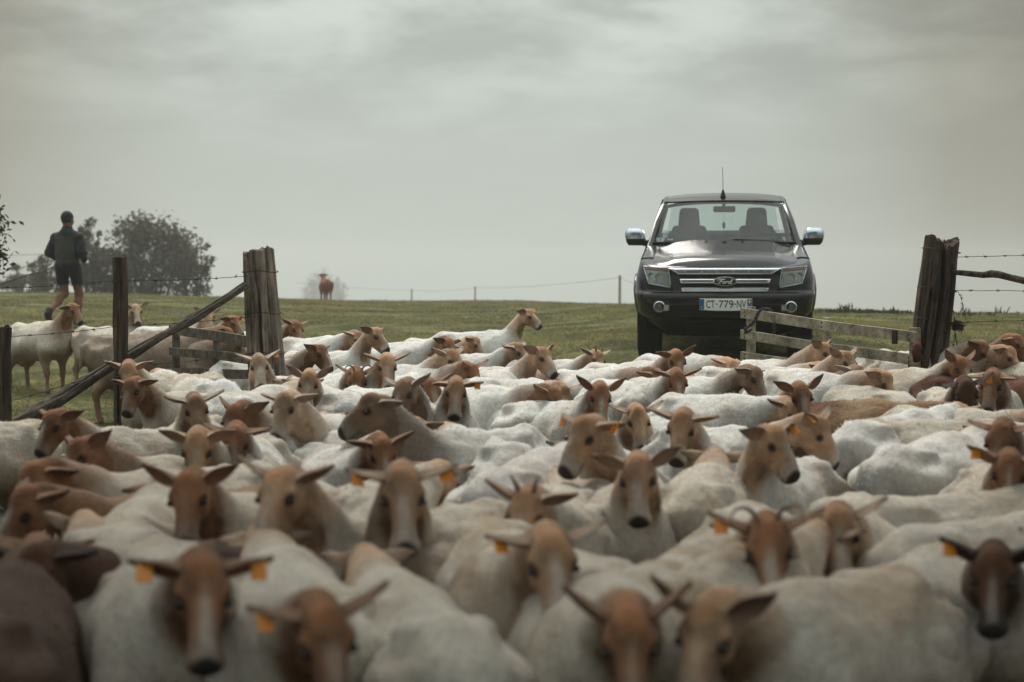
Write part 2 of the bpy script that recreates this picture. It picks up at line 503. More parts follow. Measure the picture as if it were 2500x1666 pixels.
# ================================================================== SHEEP
NK0 = np.array([.20, 0, .58]); NK1 = np.array([.37, 0, .70]); HJ = np.array([.50, 0, .83])
HP = np.array([.525, 0, .865])                      # poll
HPITCH = R(38)
HF = np.array([math.cos(HPITCH), 0, -math.sin(HPITCH)]); HU = np.array([math.sin(HPITCH), 0, math.cos(HPITCH)]); HL = np.array([0, 1., 0])
def hd(a, b, c):
    return HP + HF * a + HL * b + HU * c
def sheep_base():
    g = SDF(spaced((-.64, .36, .026), (.36, .84, .0098)), spaced((-.27, -.115, .022), (-.115, .115, .0105), (.115, .27, .022)),
            spaced((-.02, .56, .030), (.56, .66, .016), (.66, 1.0, .0096)))
    HB = [HF, HL, HU]
    # trunk
    g.ell((.02, 0, .515), (.33, .165, .185), .05)
    g.ell((-.16, 0, .49), (.27, .178, .165), .08)
    g.ell((-.36, 0, .555), (.17, .135, .135), .07)
    g.ell((.20, 0, .52), (.17, .125, .175), .07)
    g.cone((-.42, 0, .645), (.16, 0, .672), .035, .042, .07)          # spine
    g.cone((.10, 0, .685), (.24, 0, .655), .035, .04, .05)            # withers
    g.cone((-.50, 0, .60), (-.40, 0, .665), .05, .03, .06)
    for s in (-1, 1):
        g.ell((-.315, s * .085, .668), (.045, .035, .03), .045)        # hip bones
        g.ell((-.485, s * .055, .60), (.035, .03, .035), .05)          # pin bones
        g.cone((.20, s * .07, .62), (.24, s * .105, .45), .05, .07, .06)   # shoulder blade
        g.cone((-.36, s * .085, .56), (-.30, s * .105, .40), .10, .085, .06)   # thigh
        g.cone((-.30, s * .10, .40), (-.43, s * .092, .25), .075, .034, .04)
        g.cone((-.43, s * .092, .25), (-.405, s * .09, .07), .027, .02, .02)
        g.cone((-.405, s * .09, .06), (-.385, s * .09, .015), .024, .03, .012)
        g.cone((.24, s * .10, .45), (.185, s * .09, .33), .065, .045, .04)
        g.cone((.185, s * .088, .33), (.205, s * .082, .20), .036, .028, .03)
        g.cone((.205, s * .082, .20), (.20, s * .08, .07), .024, .019, .02)
        g.cone((.20, s * .08, .06), (.215, s * .08, .015), .024, .03, .012)
        g.sub(g.ell_d((-.19, s * .215, .60), (.10, .06, .075)), .06)   # hollow flank
        g.sub(g.ell_d((-.40, s * .135, .665), (.07, .05, .05)), .05)
        g.ell((-.27, s * .035, .31), (.06, .05, .06), .04)             # udder
    g.cone((-.52, 0, .60), (-.545, 0, .43), .028, .017, .03)           # tail
    # neck
    g.cone((.20, 0, .535), NK1, .135, .092, .07, .80)
    g.cone(NK1, HJ - np.array([.005, 0, .005]), .090, .068, .03, .80)
    g.cone((.24, 0, .48), (.36, 0, .62), .10, .075, .06, .75)          # brisket
    # head
    g.ell(hd(.045, 0, -.022), (.080, .062, .060), .02, HB)
    g.cone(hd(.06, 0, -.014), hd(.215, 0, -.030), .051, .038, .02, .92)
    g.ell(hd(.14, 0, .002), (.085, .028, .028), .03, HB)               # roman nose
    g.ell(hd(.240, 0, -.036), (.037, .044, .037), .018, HB)
    g.cone(hd(.05, 0, -.082), hd(.228, 0, -.064), .042, .027, .02, .86)
    g.ell(hd(.035, 0, .030), (.045, .040, .026), .025, HB)
    for s in (-1, 1):
        g.ell(hd(.072, s * .050, .000), (.038, .021, .020), .012, HB)  # brow
        g.sub(g.ell_d(hd(.098, s * .068, .006), (.014, .012, .011), HB), .006)
        g.sub(g.ell_d(hd(.160, s * .060, -.018), (.045, .016, .020), HB), .02)    # hollow in front of the cheek
        g.ell(hd(.075, s * .036, -.062), (.05, .024, .042), .02, HB)   # cheek
        g.sub(g.ell_d(hd(.272, s * .021, -.026), (.011, .009, .008), HB), .006)
        g.sub(g.ell_d(hd(.228, s * .034, -.062), (.055, .006, .004), HB), .008)   # mouth
    V, F = g.mesh()
    V = relax(V, F, 1, .45)
    return V, F
SB_V, SB_F = sheep_base()
SB_N = normals(SB_V, SB_F)
HN = .94      # heads are narrow
# skin weights along the neck
def neck_param(V):
    a = V - NK0; u = (HJ - NK0); L = np.linalg.norm(u); u = u / L
    t = (a @ u) / L
    return t
_t = neck_param(SB_V)
_front = sstep(.10, .30, SB_V[:, 0] + .0 * SB_V[:, 2]) * sstep(.40, .56, SB_V[:, 2])
W0 = sstep(-.22, .22, _t) * _front
W1 = sstep(.30, .62, _t) * _front
_hx = (SB_V - HP) @ HF
WH = np.maximum(sstep(.80, 1.02, _t) * (_hx > -.25), sstep(-.055, .02, _hx) * (SB_V[:, 0] > .44) * (_t > .7)) * _front
WH = np.where(_hx > .03, 1.0, WH) * (SB_V[:, 0] > .42)
def blur(w, it):
    e = np.concatenate([SB_F[:, [0, 1]], SB_F[:, [1, 2]], SB_F[:, [2, 3]], SB_F[:, [3, 0]]])
    c = np.bincount(e.ravel(), minlength=len(w)).astype(float)
    for _ in range(it):
        s = np.bincount(e[:, 0], w[e[:, 1]], len(w)) + np.bincount(e[:, 1], w[e[:, 0]], len(w))
        w = .3 * w + .7 * s / np.maximum(c, 1)
    return w
HEADM = blur(WH.astype(float), 3)          # colouring mask
WH = blur(WH.astype(float), 14); W0 = blur(W0, 4); W1 = blur(W1, 8)
_core = (_hx > .06) & (SB_V[:, 0] > .42); WH = np.where(_core, 1.0, WH)
WH = blur(WH, 4)
HCO = np.stack([_hx, SB_V[:, 1].copy(), (SB_V - HP) @ HU], 1)     # head coordinates of every vertex
SB_V[:, 1] *= (1 - (1 - HN) * HEADM) * (1 + .12 * HEADM * sstep(.15, .22, _hx))
SB_V -= HF[None] * (.13 * np.maximum(_hx - .04, 0) * HEADM)[:, None]      # short, blunt face
HC = hd(.10, 0, -.015)                                      # face centre, used to place the animal
HIP = np.array([-.30, 0, .69])
WITH = np.array([.14, 0, .71])

def ear_grid(nl=9, nw=6):
    """cupped leaf along +x, opening towards +z; returns closed quads"""
    V = []; U = []
    for side in (0, 1):
        for i in range(nl):
            v = i / (nl - 1)
            w = (.014 + .023 * math.sin(math.pi * min(1, v * 1.02) ** .85)) * (1 - v ** 5.0) + .003
            for j in range(nw):
                q = -1 + 2 * j / (nw - 1)
                cup = .026 * (1 - .55 * v) * (q * q) * (1 - .3 * v)
                th = .0045 * (1 - q * q) * (1 - .6 * v) + .0012
                V.append((v * .124, q * w * (1 - .12 * v), cup + (th if side else -th) - .010 * v * v))
                U.append((v, q, side))
    F = []
    n = nl * nw
    for s in (0, 1):
        for i in range(nl - 1):
            for j in range(nw - 1):
                q = [s * n + i * nw + j, s * n + (i + 1) * nw + j, s * n + (i + 1) * nw + j + 1, s * n + i * nw + j + 1]
                F.append(q if s else q[::-1])
    for i in range(nl - 1):
        for j in (0, nw - 1):
            q = [i * nw + j, n + i * nw + j, n + (i + 1) * nw + j, (i + 1) * nw + j]
            F.append(q if j == 0 else q[::-1])
    for j in range(nw - 1):
        q = [(nl - 1) * nw + j, n + (nl - 1) * nw + j, n + (nl - 1) * nw + j + 1, (nl - 1) * nw + j + 1]
        F.append(q[::-1])
    return np.array(V), np.array(F), np.array(U)
EA_V, EA_F, EA_U = ear_grid()
def ear_frame(side, droop, back, twist):
    """columns: length axis, width axis, opening direction, in head coordinates (forward, left, up)"""
    L = np.array([-math.sin(back) * math.cos(droop), side * math.cos(back) * math.cos(droop), -math.sin(droop)])
    up = np.array([0, 0, 1.0]); 
    O = np.array([math.cos(twist), 0, math.sin(twist)]); O = O - L * (O @ L); O /= np.linalg.norm(O)
    Wd = np.cross(O, L)
    return np.stack([L, Wd, O], 1)
TONES = {  # face, poll, muzzle, ear
 't': ((.46, .30, .19), (.45, .25, .135), (.42, .36, .30), (.36, .265, .19)),
 'b': ((.27, .142, .076), (.285, .128, .06), (.26, .20, .16), (.24, .145, .09)),
 'd': ((.085, .042, .024), (.10, .042, .02), (.05, .04, .035), (.05, .032, .024)),
 'p': ((.50, .37, .26), (.48, .31, .19), (.50, .44, .38), (.44, .35, .27)),
 'g': ((.27, .185, .125), (.29, .17, .10), (.26, .22, .19), (.34, .29, .24))}
COATS = {'w': (.745, .73, .685), 'c': (.40, .335, .27), 'n': (.34, .225, .135), 'r': (.085, .030, .016), 'd': (.10, .06, .04), 'y': (.60, .55, .465), 'k': (.29, .235, .18)}  # 'k' is a coat darkened to stand for shade behind the left fence
M_SHEEP = mat_attr('sheep_coat', 'coat', rough=.9, nscale=42, namt=.20, bump=.7, bscale=60, bdist=.014, sheen=.04, big=11, bigamt=.12)
def make_translucent(m, amt):
    t = m.node_tree; b = t.nodes['Principled BSDF']; out = t.nodes['Material Output']
    src = b.inputs['Base Color'].links[0].from_socket
    tr = N(t, 'ShaderNodeBsdfTranslucent'); t.links.new(src, tr.inputs['Color'])
    mx_ = N(t, 'ShaderNodeMixShader'); mx_.inputs[0].default_value = amt
    t.links.new(b.outputs[0], mx_.inputs[1]); t.links.new(tr.outputs[0], mx_.inputs[2]); t.links.new(mx_.outputs[0], out.inputs['Surface'])
M_FLEECE = mat_attr('fleece_fibres', 'coat', rough=.9, bump=0, sheen=0)
make_translucent(M_FLEECE, .55)
M_EYE = mat_plain('eye_dark', (.012, .009, .007), .08)
M_TAG = mat_noise('ear_tag_orange', (.62, .20, .02), (.75, .30, .03), 12, .45)
M_HORN = mat_noise('horn', (.12, .09, .07), (.28, .22, .17), 30, .55, bump=.4, bscale=60, bdist=.003)
def uvs(r, nu=10, nv=7):
    m = MB(); v = []; f = []
    for i in range(nv + 1):
        th = math.pi * i / nv
        for k in range(nu):
            v.append((r * math.sin(th) * math.cos(2 * math.pi * k / nu), r * math.sin(th) * math.sin(2 * math.pi * k / nu), r * math.cos(th)))
    for i in range(nv):
        for k in range(nu):
            f.append((i * nu + k, (i + 1) * nu + k, (i + 1) * nu + (k + 1) % nu, i * nu + (k + 1) % nu))
    m.add(v, f); return m.mesh('eye', True)
EYE_ME = uvs(.0118); EYE_ME.materials.append(M_EYE)
TAG_ME = MB().box((0, 0, 0), (.034, .004, .042)).mesh('ear_tag', False, .002); TAG_ME.materials.append(M_TAG)
def horn_mesh(curl):
    pts = []; rad = []
    for i in range(9):
        q = i / 8
        a = q * curl
        pts.append((-.045 * math.sin(a), .045 * (1 - math.cos(a)) + .012 * q, .06 * q if curl < 1 else .045 * math.sin(a * .6)))
        rad.append(.0125 * (1 - .75 * q))
    me = MB().tube(pts, rad, 8).mesh('horn', True); me.materials.append(M_HORN); return me
HORN_S = horn_mesh(.7); HORN_C = horn_mesh(3.6)
FLOCK = []

def make_sheep(idx, spec):
    anchor, px, py, phi, hphi, hp, ne, tone, coat, opts, label = spec
    rg = np.random.default_rng(100 + idx)
    o = dict(ext=float(rg.uniform(.2, .6)), blaze=float(rg.choice([.1, .25, .4, .6])), ear=float(rg.uniform(.12, .55)), earR=None, back=float(rg.uniform(.05, .45)), tags='', horn=None,
             d=None, sc=float(rg.uniform(.96, 1.05)), roll=float(rg.uniform(-5, 5)), fat=float(rg.uniform(1.06, 1.22)), dirt=float(rg.uniform(.1, .5)), twist=float(rg.uniform(-.45, .30)), nazf=.55, lift=0)
    o.update(opts)
    if py > 1180 and coat == 'w': coat = 'y'; o['dirt'] += .25
    if ne > 30 and o['d'] is None: ne = ne - (8 if py < 1180 else 13 if py < 1300 else 24)
    ah = R(hphi - phi); an = ah * o['nazf']; an = max(-R(62), min(R(62), an))
    de = R(ne) - math.atan2(HJ[2] - NK0[2], HJ[0] - NK0[0])
    R0 = rz(an * .5) @ ry(-.6 * de); R1 = rz(an) @ ry(-de)
    RH = rz(ah) @ rx(R(o['roll'])) @ ry(R(hp) - HPITCH)
    P1 = NK0 + R0 @ (NK1 - NK0); PH = P1 + R1 @ (HJ - NK1)
    T0 = lambda V: NK0 + (V - NK0) @ R0.T
    T1 = lambda V: P1 + (V - NK1) @ R1.T
    TH = lambda V: PH + (V - HJ) * .91 @ RH.T
    # shape variation at rest
    V = SB_V.copy()
    bodyw = 1 - WH
    V[:, 1] *= 1 + (o['fat'] - 1) * bodyw
    bump = .009 * vnoise(SB_V + idx * 3.1, 9, idx) + .008 * vnoise(SB_V + idx, 4.5, idx + 3) + .0045 * vnoise(SB_V * [1, 1.6, 1], 24, idx)
    V += SB_N * (bump * (1 - .85 * np.clip(W1 + WH, 0, 1)) * np.clip(SB_V[:, 2] / .35, .1, 1))[:, None]
    # skeleton
    w0 = (W0 - W1).clip(0); w1 = (W1 - WH).clip(0); wh = np.clip(WH, 0, 1)
    w0 = np.clip(W0 * (1 - np.clip(W1, 0, 1)), 0, 1) * (1 - wh); w1 = np.clip(W1, 0, 1) * (1 - wh); wb = 1 - w0 - w1 - wh
    D = V * wb[:, None] + T0(V) * w0[:, None] + T1(V) * w1[:, None] + TH(V) * wh[:, None]
    # ears
    Vs = [D]; Fs = [SB_F]; ear_info = []
    off = len(D)
    for s in (1, -1):
        dr = o['ear'] if (s == 1 or o['earR'] is None) else o['earR']
        dr = dr + float(rg.uniform(-.08, .08))
        B = ear_frame(s, dr, o['back'] + float(rg.uniform(-.1, .1)), o['twist'])
        base = np.array([-.004, s * .046 * HN, .000])
        E = EA_V * (1, 1, 1) @ B.T + base
        if s * 1.0 < 0: pass
        E3 = HP + E[:, :1] * HF + E[:, 1:2] * HL + E[:, 2:3] * HU
        Vs.append(TH(E3)); 
        det = np.linalg.det(B)
        Fs.append((EA_F if det > 0 else EA_F[:, ::-1]) + off); off += len(E)
        ear_info.append((s, B, base))
    VV = np.concatenate(Vs); FF = np.concatenate(Fs)
    # ---- colours (the animal's own coat, plus painted shade low on the flanks)
    face, poll, muz, earc = (np.array(c) for c in TONES[tone])
    hm = HEADM
    jit = rg.uniform(.88, 1.12)
    face = face * jit; poll = poll * jit
    wool = np.array(COATS[coat]) * rg.uniform(.94, 1.04)
    n1_ = fbm(SB_V + idx * 7.7, 5, 3, idx)
    n2_ = fbm(SB_V + idx * 2.2, 16, 2, idx + 9)
    C = np.repeat(wool[None], len(SB_V), 0)
    dirtc = wool * np.array([.70, .57, .45])
    dm = np.clip((.15 + o['dirt']) * (.18 + .9 * n1_ + .45 * n2_), 0, .8)
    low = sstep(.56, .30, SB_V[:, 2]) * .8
    C = C * (1 - np.clip(dm, 0, 1)[:, None]) + dirtc * np.clip(dm, 0, 1)[:, None]
    low = sstep(.535, .33, SB_V[:, 2] + .05 * n1_ + .02 * n2_) * (.55 + .5 * o['dirt'])      # stained, bare lower flanks and chest, browned further to deepen shade between animals
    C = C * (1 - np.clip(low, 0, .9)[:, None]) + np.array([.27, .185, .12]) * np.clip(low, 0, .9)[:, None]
    if o.get('saddle'):
        sm = sstep(.60, .68, SB_V[:, 2] + .05 * n1_) * sstep(.05, -.1, SB_V[:, 0])
        C = C * (1 - sm[:, None]) + np.array([.13, .045, .02]) * sm[:, None]
    legm = sstep(.34, .22, SB_V[:, 2] + .03 * n1_)
    C = C * (1 - legm[:, None] * .7) + face * .8 * legm[:, None] * .7
    tm = sstep(1.05 - o['ext'] * 1.1 - .12, 1.05 - o['ext'] * 1.1 + .25, _t + .12 * n1_) * _front * (SB_V[:, 2] > .5)
    tm = np.maximum(tm, hm)
    hc_ = HCO
    fc = np.repeat(face[None], len(SB_V), 0) * (1 + .18 * n2_)[:, None]
    neckc = face * .6 + wool * .4
    fc = np.where((hm < .5)[:, None], fc * .45 + neckc * .55, fc)
    pm = sstep(.03, .09, hc_[:, 2] + .05 * sstep(.10, -.02, hc_[:, 0]) + .012 * n2_) * sstep(.12, .04, hc_[:, 0]) * hm
    fc = fc * (1 - pm[:, None]) + poll * pm[:, None]
    sm_ = sstep(.024, .042, np.abs(hc_[:, 1]) + .008 * n2_) * sstep(.03, .09, hc_[:, 0]) * sstep(.23, .17, hc_[:, 0]) * hm
    fc = fc * (1 - .6 * sm_[:, None]) + (poll * .82) * .6 * sm_[:, None]
    fc = fc * (1 + .35 * np.clip(fbm(SB_V + idx * 1.7, 14, 2, idx + 40), -1, 1) * hm)[:, None]
    mm = sstep(.16, .235, hc_[:, 0] + .015 * n2_) * hm
    fc = fc * (1 - mm[:, None] * .85) + muz * mm[:, None] * .85
    if o['blaze'] > 0:
        bm_ = sstep(.024, .006, np.abs(hc_[:, 1]) + .008 * n2_) * sstep(.05, .13, hc_[:, 0] + .02 * n1_) * sstep(-.04, -.015, hc_[:, 2]) * hm * o['blaze']
        fc = fc * (1 - bm_[:, None]) + np.array([.56, .52, .46]) * bm_[:, None]
    # dark nose leather, nostrils and eye rims
    nm = sstep(.243, .256, hc_[:, 0] - .25 * np.abs(hc_[:, 1]) + .25 * (hc_[:, 2] + .03)) * sstep(-.070, -.055, hc_[:, 2]) * hm
    fc = fc * (1 - nm[:, None]) + np.array([.035, .028, .026]) * nm[:, None]
    em = sstep(.027, .015, np.sqrt(((hc_[:, 0] - .098) / 1.3) ** 2 + (np.abs(hc_[:, 1]) - .062) ** 2 + (hc_[:, 2] - .003) ** 2)) * hm
    fc = fc * (1 -   .9 * em[:, None]) + np.array([.04, .024, .016]) * .9 * em[:, None]
    mo = sstep(.007, .003, np.abs(hc_[:, 2] + .060)) * sstep(.17, .19, hc_[:, 0]) * hm
    fc = fc * (1 - .7 * mo[:, None])
    C = C * (1 - tm[:, None]) + fc * tm[:, None]
    ec = []
    for s in (1, -1):
        inn = EA_U[:, 2:3]
        c = earc * 1.12 * (1 - inn) + (earc * .62 + np.array([.09, .035, .02])) * inn
        if tone == 'd': c = np.repeat(earc[None], len(EA_U), 0)
        c = c * (1 - .45 * sstep(.45, 1.0, EA_U[:, :1]))
        ec.append(np.repeat(c, 1, 0) if c.shape[0] == len(EA_U) else np.repeat(c, len(EA_U), 0))
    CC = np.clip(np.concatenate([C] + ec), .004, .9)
    # ---- place it
    sc = o['sc']
    if anchor == 'h': loc_a = TH(HC[None])[0] * sc
    elif anchor == 'b': loc_a = HIP * sc
    else: loc_a = WITH * sc
    def pose(d):
        a, b = ray(px, py)
        ax, ay = a * d, d
        # heading is measured from the line of sight; iterate once for the root's own bearing
        yaw = R(phi) - math.pi / 2 - math.atan2(ax, ay)
        off_ = rz(yaw) @ loc_a
        rx_, ry_ = ax - off_[0], ay - off_[1]
        z = gz(rx_, ry_) - .012
        return rx_, ry_, z, yaw, project((ax, ay, z + loc_a[2]))[1]
    d = o['d']
    if d is None:
        ds = np.linspace(2.4, 30, 400); prev = None
        d = 30
        for q in ds:
            y_ = pose(q)[4] - py
            if prev is not None and prev[1] > 0 >= y_:
                d = prev[0] + (q - prev[0]) * prev[1] / (prev[1] - y_); break
            prev = (q, y_)
    x, y, z, yaw, ypx = pose(d)
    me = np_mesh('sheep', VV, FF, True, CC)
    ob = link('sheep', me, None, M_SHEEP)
    ob.location = (x, y, z); ob.rotation_euler = (0, 0, yaw); ob.scale = (sc, sc, sc)
    tag(ob, label, 'sheep', 'flock of shorn sheep')
    if True:
        NW = normals(D, SB_F)
        fc_ = rg.integers(0, len(SB_F), 14000 if d > 6 else 9000)
        fc_ = fc_[(WH[SB_F[fc_, 0]] < .35) & (SB_V[SB_F[fc_, 0], 2] > .33)]
        ar = np.linalg.norm(np.cross(SB_V[SB_F[fc_, 2]] - SB_V[SB_F[fc_, 0]], SB_V[SB_F[fc_, 3]] - SB_V[SB_F[fc_, 1]]), axis=1)
        fc_ = fc_[rg.uniform(size=len(fc_)) < np.clip(ar / 1.1e-3, .12, 1)]
        wgt = rg.dirichlet((1, 1, 1, 1), len(fc_))
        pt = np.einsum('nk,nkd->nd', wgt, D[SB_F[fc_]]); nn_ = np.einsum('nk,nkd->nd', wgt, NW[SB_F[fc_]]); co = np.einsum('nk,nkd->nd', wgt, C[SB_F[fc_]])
        dr = nn_ * .8 + rg.normal(size=nn_.shape) * .6 + np.array([-.5, 0, -.1]); dr /= np.linalg.norm(dr, axis=1)[:, None]
        ln_ = rg.uniform(.008, .021, (len(pt), 1)) * (.75 + .5 * vnoise(pt, 12, idx)[:, None].clip(-.8, 1))
        sd_ = np.cross(dr, rg.normal(size=dr.shape)); sd_ /= np.linalg.norm(sd_, axis=1)[:, None]; sd_ *= .0034 if d > 6 else .0022
        pt = pt - nn_ * .003
        TV = np.stack([pt - sd_, pt + sd_, pt + dr * ln_], 1).reshape(-1, 3)
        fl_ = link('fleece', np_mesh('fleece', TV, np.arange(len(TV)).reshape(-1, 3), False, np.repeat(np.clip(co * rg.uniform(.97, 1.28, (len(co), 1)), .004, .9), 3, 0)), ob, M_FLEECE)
        fl_['kind'] = 'stuff'
    HM = Matrix(np.block([[RH, np.zeros((3, 1))], [np.zeros((1, 3)), 1]]).tolist())
    def headpt(a, b, c): return TH(hd(a, b, c)[None])[0]
    for s in (1, -1):
        e_ = link('eye', EYE_ME, ob); e_.location = headpt(.090, s * .0580 * HN, .0005); e_.scale = (1, 1, .85)
    for s, B, base in ear_info:
        k = 'L' if s == 1 else 'R'
        if k in o['tags']:
            q = base + B @ np.array([.085, .0, .004]) + np.array([.022, 0, .010])
            t_ = link('ear_tag', TAG_ME, ob)
            MT = RH @ np.stack([HL, HU, HF], 1) @ rz(float(rg.uniform(-.4, .4))) @ rx(float(rg.uniform(-.3, .3)))
            t_.matrix_local = Matrix.Translation(Vector(headpt(*q))) @ Matrix(MT.tolist()).to_4x4()
        if o['horn']:
            hme = HORN_C if o['horn'] == 'c' else HORN_S
            h_ = link('horn', hme, ob)
            h_.location = headpt(-.002, s * .028, .036)
            Bh = np.stack([HF, HL * s, HU], 1)
            MM = RH @ Bh
            m4 = Matrix(MM.tolist()).to_4x4()
            h_.matrix_local = Matrix.Translation(Vector(headpt(-.002, s * .028, .036))) @ m4 @ Matrix.Scale(.62 if o['horn'] == 'c' else .8, 4)
    hpw = np.array([x, y, z]) + rz(yaw) @ (TH(HC[None])[0] * sc)
    FLOCK.append((idx, label, x, y, yaw, d, ypx - py, project(hpw)))
    return ob


